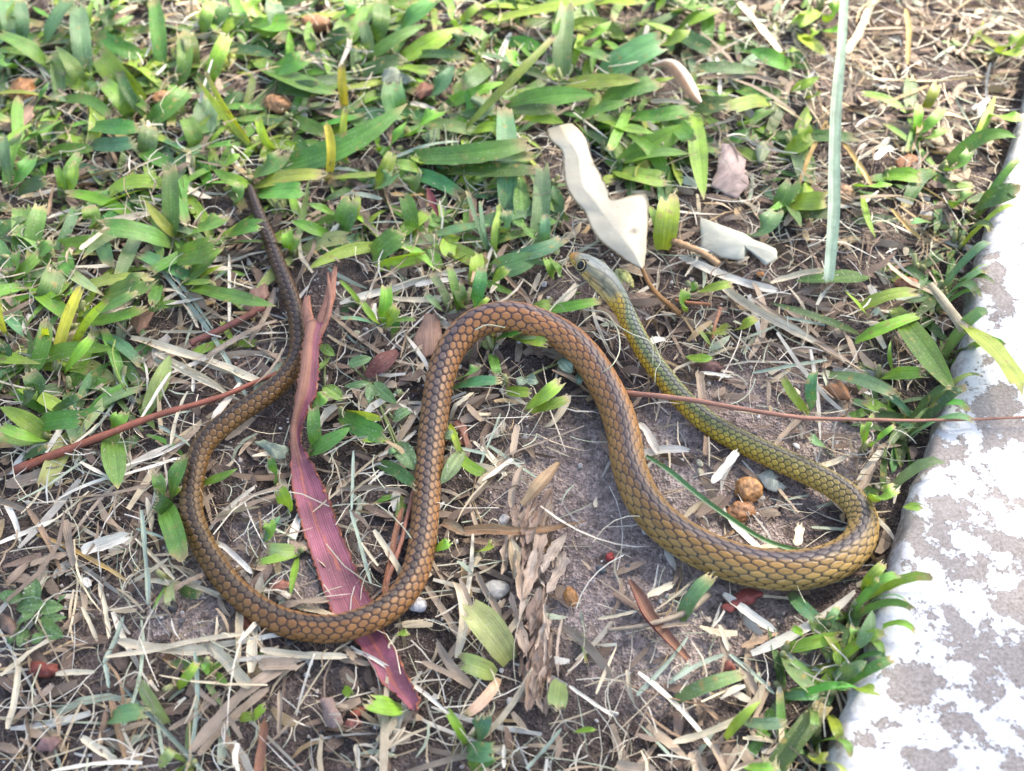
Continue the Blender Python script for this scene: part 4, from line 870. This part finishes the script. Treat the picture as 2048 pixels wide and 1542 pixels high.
mb=MB(); rails(mb,[[P(*a,z/1000),P(*b,z/1000+.0012),P(*c,z/1000+.0004)] for a,b,c,z in LR],16,90,.0004,lc,lambda u,v:.0012*math.sin(v*8.5+u*2),.00015); mb.build('leaf_blade',M['cream'],cl_)
mb=MB(); tube(mb,spline(ppx([(1283,534,.0102),(1297,565,.0085),(1318,592,.006),(1342,612,.0045),(1359,627,.0042)]),16),np.linspace(4.2,5.5,16)*pxmm(1320,590),(.33,.16,.05),8,lambda u,v:np.array([.34,.17,.055])*(.8+.4*((u*4)%1))); mb.build('stalk',M['bark'],cl_)
def single(name,mb,mat_,label,cat,px,py,group=None):
    c=P(px,py,0); o=mb.build(name,mat_,None,origin=(c[0],c[1],gz(c[0],c[1]))); return tag(o,label,cat,group)
def scrap(name,outline,z,col,label,cat,m_='dry',dome=.0015,thick=.0004,rough=.0006,tilt=None):
    cx_,cy_=np.mean([o[0] for o in outline]),np.mean([o[1] for o in outline])
    pts=np.array([P(x,y,z+(0 if tilt is None else tilt[0]*(x-cx_)*1e-4+tilt[1]*(y-cy_)*1e-4)) for x,y in outline]); mb=MB()
    ca=np.array(col); patch(mb,pts,ca,thick,dome,rough,colfn=lambda u,v: ca*(1+.25*mnoise.noise(Vector((u*5,v*5,cx_)))))
    return single(name,mb,M[m_],label,cat,cx_,cy_)
def tz(t,l): return [T(t,x,y) for x,y in l]
scrap('leaf_scrap',[(1400,437),(1490,468),(1550,498),(1557,515),(1532,530),(1510,502),(1495,500),(1485,520),(1440,515),(1402,495)],.006,(.46,.45,.35),'torn pale cream leaf scrap on the litter beside the long hanging grass blade','leaf','cream',tilt=(.3,-.2))
scrap('leaf_scrap',tz(3,[(280,850),(330,840),(420,940),(435,1090),(370,1160),(300,1140),(225,1090),(250,950)]),.004,(.40,.30,.26),'pinkish-brown dead leaf scrap beyond the cream leaf','leaf',tilt=(0,-.3))
scrap('leaf_scrap',tz(3,[(470,870),(520,820),(560,880),(530,950),(490,950)]),.005,(.30,.34,.20),'small rounded grey-green leaf on the strawy patch beyond the cream leaf','leaf')
scrap('leaf_scrap',tz(5,[(430,490),(500,350),(570,338),(600,490),(565,570),(480,610)]),.003,(.23,.135,.095),'flat brown bark chip between the bark strip and the snake\'s arch','bark chip','bark')
scrap('leaf_scrap',tz(5,[(655,985),(720,950),(765,1120),(740,1150),(690,1060)]),.0025,(.24,.11,.075),'narrow red-brown leaf scrap inside the snake\'s arch','leaf')
scrap('leaf_scrap',tz(4,[(1420,320),(1470,200),(1560,160),(1585,240),(1480,330)]),.0025,(.28,.16,.115),'crumpled pinkish-brown leaf scrap beside the snake\'s tail','leaf')
scrap('leaf_scrap',tz(4,[(760,370),(850,300),(900,340),(860,430),(800,460)]),.004,(.24,.13,.08),'brown leaf scrap on the pale straw bundle','leaf')
scrap('leaf_scrap',tz(6,[(490,1290),(560,1250),(620,1300),(590,1330),(660,1370),(600,1385),(530,1370)]),.0015,(.42,.44,.36),'pale grey-green leaf scrap under the snake\'s olive bend','leaf')
scrap('leaf_scrap',tz(4,[(1480,1080),(1530,1080),(1600,1120),(1700,1130),(1660,1190),(1600,1200),(1560,1150)]),.003,(.33,.38,.27),'crumpled dusty grey-green leaf left of the bark strip','leaf','weed',rough=.002)
scrap('leaf_scrap',tz(7,[(1370,720),(1430,590),(1480,600),(1470,700),(1400,730)]),.0015,(.36,.14,.085),'orange-brown leaf scrap under the snake\'s lower coil','leaf')
scrap('leaf_scrap',tz(7,[(210,1390),(250,1330),(320,1320),(360,1350),(300,1410)]),.004,(.24,.14,.13),'dull mauve dead leaf on the dark litter','leaf')
scrap('leaf_scrap',tz(7,[(0,600),(60,610),(110,700),(80,750),(0,690)]),.003,(.30,.20,.15),'brown dead leaf beside the leafy weed','leaf')
scrap('leaf_scrap',tz(7,[(1860,1100),(1950,1100),(2010,1240),(1980,1270),(1900,1250)]),.0025,(.27,.19,.16),'greyish-mauve leaf scrap on the bare soil','leaf')
scrap('leaf_scrap',tz(3,[(1290,940),(1380,890),(1440,930),(1400,980),(1320,990)]),.003,(.30,.15,.08),'orange-brown leaf scrap near the kerb\'s far end','leaf')
scrap('leaf_scrap',tz(6,[(880,780),(970,740),(1030,800),(1030,850),(950,840)]),.003,(.25,.12,.055),'dark orange leaf scrap among the blades at the kerb','leaf')
scrap('leaf_scrap',tz(6,[(140,640),(240,620),(280,660),(240,690),(150,680)]),.0025,(.15,.075,.065),'dark maroon leaf scrap beyond the snake\'s neck','leaf')
scrap('leaf_scrap',tz(9,[(270,560),(400,450),(500,470),(520,500),(430,550),(330,600)]),.0015,(.23,.06,.05),'crimson leaf scrap at the foot of the snake\'s thick bend','leaf')
scrap('leaf_scrap',tz(9,[(290,940),(310,870),(350,900),(350,940)]),.002,(.28,.09,.06),'small brick-red leaf scrap on the soil near the kerb','leaf')
scrap('leaf_scrap',tz(7,[(160,960),(190,880),(330,900),(350,950),(250,970)]),.003,(.20,.05,.035),'dark red leaf under bent straws','leaf')
scrap('leaf_scrap',tz(1,[(0,740),(60,700),(180,610),(200,680),(130,750),(20,770)]),.004,(.34,.22,.15),'tan dead leaf in the turf under a brown husk','leaf')
scrap('leaf_scrap',tz(2,[(240,430),(300,390),(380,430),(450,470),(380,490),(250,490)]),.006,(.25,.28,.20),'grey-green shrivelled leaf in the dense turf','leaf',rough=.002)
scrap('leaf_scrap',tz(2,[(420,540),(470,480),(540,500),(540,560),(470,580)]),.003,(.22,.10,.07),'rusty brown leaf scrap deep in the dense turf','leaf')
# curled leaves and bark rolls
def roll(name,pts,wd,col,col2,label,cat,m_='dry',curl=1.1,rl=0.,fray=0,jag=.2,n_=26):
    pz=spline(np.hstack([ppx(pts),np.array(wd,dtype=float)[:,None]*pxmm(pts[0][0],pts[0][1])]),n_); mb=MB(); c1=np.array(col);c2=np.array(col2)
    ribbon(mb,pz[:,:3],pz[:,3],c1,8,0,rl,up=(0,-.25,1),curl=curl,jag=jag,fray=fray,fraycol=c1,wav=.04,colfn=lambda u,v:(c1 if u<.62 else c2)*(1+.3*mnoise.noise(Vector((u*6,v*14,pts[0][0])))))
    mid=pts[len(pts)//2]; return single(name,mb,M[m_],label,cat,mid[0],mid[1])
roll('curled_leaf',[(1303,128,.010),(1340,122,.014),(1368,150,.014),(1388,185,.012),(1402,205,.010)],[14,30,36,30,12],(.58,.50,.38),(.36,.20,.10),'curled cream leaf with a brown inside in the far turf','leaf','cream',-1.0)
roll('bark_roll',[(1257,1160,.006),(1272,1190,.005),(1292,1232,.004),(1325,1272,.003),(1376,1322,.0025)],[10,34,44,38,18],(.25,.125,.075),(.17,.040,.035),'maroon and brown curled bark piece on the bare soil before the thick bend','bark','bark',1.5,.5)
roll('dry_leaf',[(928,1062,.004),(975,1060,.005),(1040,1064,.005),(1100,1058,.004),(1172,1042,.003)],[18,26,20,16,3],(.36,.22,.115),(.24,.14,.075),'twisted brown dry leaf lying across inside the snake\'s arch','leaf','straw',1.2,0,4)
roll('dry_leaf',[(1022,1078,.004),(1030,1110,.004),(1028,1158,.003)],[8,27,4],(.52,.43,.29),(.40,.30,.18),'small tan folded leaf beside the flaky bark','leaf','dry',.7)
roll('dry_leaf',[(855,375,.006),(864,400,.006),(877,434,.004)],[4,17,3],(.11,.02,.028),(.14,.03,.03),'small dark red leaf beyond the snake\'s arch','leaf','dry',.5)
roll('dry_leaf',[(733,752,.003),(762,728,.005),(795,702,.004)],[14,40,16],(.15,.055,.045),(.11,.04,.035),'broad maroon dead leaf between the bark strip and the arch','leaf','dry',.4)
roll('dry_leaf',[(1045,1010,.004),(1085,965,.007),(1118,925,.005)],[16,34,10],(.40,.28,.16),(.28,.18,.10),'papery tan husk-like leaf beside the flaky bark','leaf','dry',1.0,.2,5)
roll('dry_leaf',[(885,1045,.003),(905,1052,.005),(930,1068,.004)],[16,24,10],(.34,.25,.15),(.25,.16,.09),'frayed tan leaf base touching the twisted brown leaf','leaf','straw',.9,0,9)
roll('leaf_strip',[(1690,-40,.020),(1683,90,.022),(1672,210,.021),(1668,330,.018),(1667,430,.015),(1657,560,.011)],[15,17,20,20,20,17],(.22,.31,.22),(.32,.40,.30),'long pale blue-green striped grass strip lying over the strawy patch','grass','straw',.5,0,6,.5,40)
roll('leaf_strip',[(1292,912,.006),(1336,941,.007),(1395,990,.007),(1455,1034,.006),(1526,1079,.005),(1590,1100,.005),(1632,1104,.006)],[8,15,14,13,12,12,9],(.085,.20,.07),(.20,.32,.17),'long folded green blade lying inside the snake\'s bend by the kerb','grass','blade',1.3,0,1,.2,40)
roll('leaf_strip',[(1862,565,.012),(1890,600,.013),(1932,655,.0135)],[20,26,30],(.46,.40,.27),(.36,.30,.19),'papery whitish sheath at the kerb below the big torn shoot','grass','straw',-1.2,0,5)
roll('leaf_strip',[(400,205,.010),(410,170,.012),(425,120,.013)],[6,7,4],(.62,.62,.52),(.5,.5,.42),'fluffy whitish seed stalk in the dense turf','grass','straw',1.,0,14)
# flaky bark with its flakes
fb=empty('flaky_bark',P(1085,1200,0)); tag(fb,'weathered grey-brown flaky bark fragment with many loose flakes on the soil','bark')
for k in range(84):
    f=rng.uniform(0,1); px=T(8,1110+60*f+rng.normal(0,60),20+1080*f)[0]; py=T(8,0,20+1080*f)[1]
    a=math.radians(-84+rng.normal(0,13)); L=rng.uniform(40,150); wd=rng.choice([5,8,12,18,26])*rng.uniform(.8,1.2)
    d=np.array([math.cos(a),math.sin(a)])*L/2; z=.0008+rng.uniform(0,.0035); mb=MB(); c=1.1*np.array([(.36,.27,.20),(.28,.20,.15),(.44,.35,.27),(.22,.15,.11)][k%4])*rng.uniform(.85,1.15)
    pts=spline(ppx([(px-d[0],py-d[1],z+.001),(px+rng.normal(0,6),py,z),(px+d[0],py+d[1],z+rng.uniform(0,.002))]),13)
    ribbon(mb,pts,wd*pxmm(px,py)*np.interp(np.arange(13),[0,2,10,12],[.12,.9,1,.35])*rng.uniform(.6,1.15,13),c,5,rng.uniform(.1,.8),np.cumsum(rng.normal(0,.2,13)),up=(0,-.2,1),jag=1.5,wav=.15,fray=6,fraycol=c,colfn=lambda u,v,c=c,k=k:c*(1+.7*mnoise.noise(Vector((u*5,v*6,k))))); mb.build('flake',M['straw'],fb)
# husks, stones
def nut(t,x,y,rx,ry,col,label,amp=.28,rot=0.):
    amp*=.62
    px,py=T(t,x,y); k=pxmm(px,py)/2.926; mb=MB(); h=min(rx,ry)*k*.85; p=P(px,py,h*.8)
    lump(mb,np.array([p[0],p[1],h*.8+gz(p[0],p[1])]),(rx*k,ry*k,h),col,4,amp,1.5,.22,rot,.12); return single('seed_husk',mb,M['husk'],label,'seed husk',px,py)
nut(6,435,1378,82,78,(.34,.165,.055),'plump wrinkled golden-brown seed husk inside the snake\'s bend')
nut(6,395,1495,88,62,(.30,.14,.055),'flattened darker brown seed husk touching a plump one',.36,.3)
nut(1,125,520,72,95,(.33,.15,.05),'tall brown papery husk in the turf beside the snake\'s tail',.34)
nut(1,960,575,70,45,(.38,.19,.075),'tan wrinkled husk half hidden under a torn blade',.3)
nut(1,1630,650,88,58,(.34,.17,.07),'oval tan husk beside white torn stubble',.3,-.4)
nut(1,1850,145,98,62,(.36,.17,.07),'orange-brown husk in the far turf',.3,-.2)
nut(6,1365,160,75,42,(.33,.13,.06),'glossy red-brown husk near the kerb',.25)
nut(3,1000,1150,62,58,(.30,.17,.09),'rough brown husk behind the long pale grass strip',.4)
nut(8,1350,500,42,60,(.30,.14,.04),'small ragged orange-brown husk beside the flaky bark',.45)
nut(6,510,100,26,20,(.33,.15,.05),'tiny orange husk under the cream leaf scrap',.3)
nut(5,1660,150,42,75,(.50,.50,.16),'pale yellow-green crumpled bud beside the snake\'s neck',.45,.5)
def stone(t,x,y,rx,ry,col,label,amp=.25,sub=3,name='stone',cat='stone'):
    px,py=T(t,x,y); k=pxmm(px,py)/2.926; mb=MB(); h=min(rx,ry)*k*.7; p=P(px,py,h*.6)
    lump(mb,np.array([p[0],p[1],h*.6+gz(p[0],p[1])]),(rx*k,ry*k,h),col,sub,amp,1.2,.1,rng.uniform(0,3),.15); return single(name,mb,M['stone'],label,cat,px,py)
stone(8,905,440,85,62,(.44,.42,.38),'large grey-white stone beside the flaky bark')
stone(8,455,530,52,48,(.58,.56,.55),'white angular pebble touching the snake\'s lower coil')
stone(7,1665,520,48,28,(.48,.42,.34),'smooth tan pebble between the bark strip and the coil')
stone(7,1640,450,38,52,(.42,.17,.11),'orange-red brick chip beside a tan pebble',.35)
stone(8,1580,270,32,26,(.25,.03,.025),'small crimson chip on sandy soil',.35)
stone(8,1690,335,30,26,(.05,.055,.065),'small dark blue-black chip near a crimson one',.2)
stone(8,1530,345,24,34,(.07,.08,.085),'small slate-grey chip on sandy soil',.2)
stone(7,1010,575,42,36,(.035,.033,.035),'black round pellet by a green stub',.2)
stone(8,100,1165,28,46,(.30,.085,.05),'brick-red chip below the bark strip\'s tip',.3)
stone(8,70,1235,48,36,(.26,.10,.08),'dull red chip beside a brick-red one',.3)
stone(6,720,1105,24,16,(.70,.70,.68),'tiny white pebble beyond the olive bend',.2)
stone(6,150,1225,18,30,(.55,.50,.34),'pale cream seed inside the snake\'s bend',.1,3,'seed','seed')
stone(6,152,1275,18,28,(.55,.49,.32),'cream seed touching another pale seed',.1,3,'seed','seed')
stone(6,1245,1305,22,26,(.52,.47,.33),'round cream seed at the kerb\'s foot',.1,3,'seed','seed')
stone(6,1205,1345,24,28,(.50,.44,.30),'tan seed beside a round cream one at the kerb',.1,3,'seed','seed')
stone(5,90,455,32,22,(.40,.40,.25),'olive seed on the soil right of the bark strip\'s torn end',.1,3,'seed','seed')
stone(8,1000,1110,28,26,(.50,.47,.43),'round grey pebble before the flaky bark',.15)
stone(5,345,810,30,28,(.20,.26,.12),'small green bud beside a dusty weed',.2,3,'bud','bud')
stone(8,960,40,30,40,(.46,.43,.40),'grey pebble beside the twisted brown leaf',.25)
# twigs
def twig(pts,r0,r1,col,label,n_=30,cat='twig'):
    pz=spline(ppx(pts),n_); mb=MB(); px,py=pts[len(pts)//2][:2]; k=pxmm(px,py); c=np.array(col)
    pz[:,:]=pz+np.cumsum(rng.normal(0,.00006,pz.shape),0)
    tube(mb,pz,np.linspace(r0,r1,n_)*k*(1+.08*np.sin(np.arange(n_)*1.7)),c,8,lambda u,v:c*(.8+.4*((u*3)%1))*(1+.2*mnoise.noise(Vector((v*40,u*4,px))))); return single('twig',mb,M['bark'],label,cat,px,py)
twig([(28,942,.004),(150,893,.005),(300,835,.0055),(440,793,.005),(540,752,.003),(583,736,.0015)],9,4,(.26,.085,.05),'long reddish-brown tapering twig running under the snake\'s tail')
twig([(1246,786,.006),(1350,795,.0105),(1430,808,.0112),(1520,824,.0105),(1620,837,.011),(1750,841,.013),(1900,841,.0145),(2080,836,.015)],5.5,2.2,(.36,.17,.11),'thin straight pinkish-brown twig laid over the snake\'s neck and kerb',44)
twig([(380,688,.003),(450,655,.0045),(530,615,.004)],6,7,(.19,.07,.05),'short dark red twig beside the snake\'s tail')
twig([(1350,600,.006),(1395,604,.006),(1425,607,.006)],3.5,3,(.32,.13,.06),'short rust-coloured twig behind the cream leaf\'s stalk')
twig([(1440,615,.009),(1430,650,.007),(1427,680,.005)],4,3,(.42,.20,.11),'short upright orange-brown splinter beyond the snake\'s neck')
twig([(1345,480,.007),(1400,505,.006),(1440,530,.006)],7,6,(.42,.25,.12),'tan twig between the cream leaf and its torn scrap')
twig([(1215,1260,.003),(1300,1250,.004),(1370,1225,.003),(1420,1190,.002)],4,8,(.33,.26,.18),'fuzzy grey-tan curved stem before the thick bend')
twig([(770,1170,.003),(800,1085,.004),(830,975,.003)],5,5,(.30,.13,.09),'slim red-brown stem left of the snake\'s upright limb')
# stray fibres
Z5=lambda x,y,z:(1050+x/5.12,600+y/5.12,z)
fib=[[Z5(520,300,.013),Z5(620,200,.014),Z5(730,130,.014)],[Z5(530,320,.012),Z5(720,340,.013),Z5(850,470,.011)],[Z5(820,190,.012),Z5(940,290,.014),Z5(970,500,.015),Z5(900,660,.016),Z5(780,745,.0145)],[Z5(600,100,.012),Z5(820,130,.013),Z5(930,250,.012),Z5(1100,350,.012),Z5(1290,440,.011),Z5(1310,650,.010)],[Z5(1300,370,.012),Z5(1385,620,.011),Z5(1340,720,.010),Z5(1330,850,.0095)],[(1085,640,.013),(1120,600,.014),(1180,562,.014),(1195,600,.0135)],[(950,660,.0165),(975,650,.0172),(1010,655,.017)],[(230,680,.006),(225,710,.010),(240,760,.008),(255,785,.003)],[(0,440,.004),(60,500,.008),(130,560,.006)],[(1115,490,.008),(1135,465,.011),(1150,480,.009),(1120,540,.006)]]
fl=['pale looping grass fibre','fine curled straw fibre','thick white curved fibre','long pale green fibre','kinked whitish fibre','bent grass thread','short white thread','green curling tendril','thin straw thread','kinked pale thread']
fw=['beside the snake\'s arch','inside the snake\'s arch near the neck','hanging over the snake\'s brown body','draped over the snake\'s neck','lying down the snake\'s olive neck','arching under the snake\'s chin','lying on the top of the snake\'s arch','beside the long reddish twig','in the turf beside the tail','standing beyond the snake\'s snout']
for pts,a,b_,r_ in zip(fib,fl,fw,[1.1,.9,1.7,1.6,1.2,1.7,1.6,2.2,1.,1.]):
    pz=spline(ppx(pts),22); mb=MB(); tube(mb,pz,np.linspace(r_,r_*.6,22)*pxmm(*pts[1][:2]),(.26,.34,.08) if 'green curl' in a else (.52,.52,.36),5); single('grass_fibre',mb,M['straw'],a+' '+b_,'fibre',*pts[len(pts)//2][:2])
# weeds
def weed(t,c,leaves,label,cols=(.12,.21,.075)):
    px,py=T(t,*c); b=P(px,py,0); root=empty('weed',(b[0],b[1],gz(b[0],b[1]))); tag(root,label,'weed')
    for (x0,y0,x1,y1,wd) in leaves:
        a=T(t,x0,y0);e=T(t,x1,y1); z0=rng.uniform(.003,.007); mb=MB(); K=11; v=np.linspace(0,1,K)
        pts=bez(P(*a,z0),P((a[0]+e[0])/2,(a[1]+e[1])/2,z0+.003),P(*e,z0+rng.uniform(-.001,.002)),K); base=np.array(cols)*rng.uniform(.8,1.25)
        pr=np.sin(np.clip(v*.96+.04,0,1)**.85*math.pi)**.75; pr=np.maximum(pr,.04)*(1+.05*np.sin(v*60))
        ribbon(mb,pts,wd/2.926*pxmm(*a)*pr,base,6,.25,rng.normal(0,.25),up=(0,-.2,1),wav=.06,colfn=lambda u,vv:base*(1.35 if abs(u-.5)<.1 else 1)*(.9+.2*abs(math.sin(vv*14+abs(u-.5)*5)))); mb.build('leaf',M['weed'],root)
        mb=MB(); g=np.array(root.location); tube(mb,spline([g,(g+pts[0])/2+[0,0,.001],pts[0]],6),.0004,(.22,.26,.10),5); mb.build('stem',M['weed'],root)
weed(7,(180,620),[(190,560,200,390,115),(130,510,-10,490,80),(100,560,270,545,95),(230,570,370,560,95),(200,590,100,660,85),(230,640,390,620,60),(250,660,370,740,115),(150,690,110,800,75),(80,730,40,770,55),(250,720,180,770,60),(330,540,390,480,50)],'clump of small rounded dusty green weed leaves on the soil beside bent straws')
weed(5,(180,755),[(130,640,40,600,0),(50,640,185,600,75),(180,760,170,870,60),(200,750,330,870,80),(170,750,20,770,45),(310,960,420,900,95),(335,1100,440,1260,120),(330,1130,280,1160,40)],'sprawling dusty weed with oval leaves right of the bark strip',(.13,.22,.09))
weed(5,(700,1160),[(720,1150,590,1340,95),(610,1060,690,1040,60)],'weed with one pale hole-eaten leaf inside the snake\'s arch',(.20,.27,.12))
weed(2,(1080,1320),[(1060,1290,1060,1035,105),(1090,1320,1010,1290,60),(1080,1330,1150,1400,110),(1190,1310,1270,1290,75)],'small weed with upright pointed leaves beyond the snake\'s arch',(.12,.24,.05))
weed(6,(1140,140),[(1140,130,710,150,125)],'weed with one broad dark green flat leaf near the kerb',(.085,.17,.035))
weed(5,(1330,640),[(1290,610,1360,690,80),(1410,690,1390,760,60),(1080,720,1040,760,70),(1090,720,1160,740,70)],'dusty blue-green weed half under the snake\'s arch',(.20,.27,.19))
weed(4,(1900,560),[(1880,530,1960,590,60),(1930,600,1850,690,50),(1900,770,2010,850,90)],'green weed sprig touching the bark strip\'s edge',(.17,.27,.06))
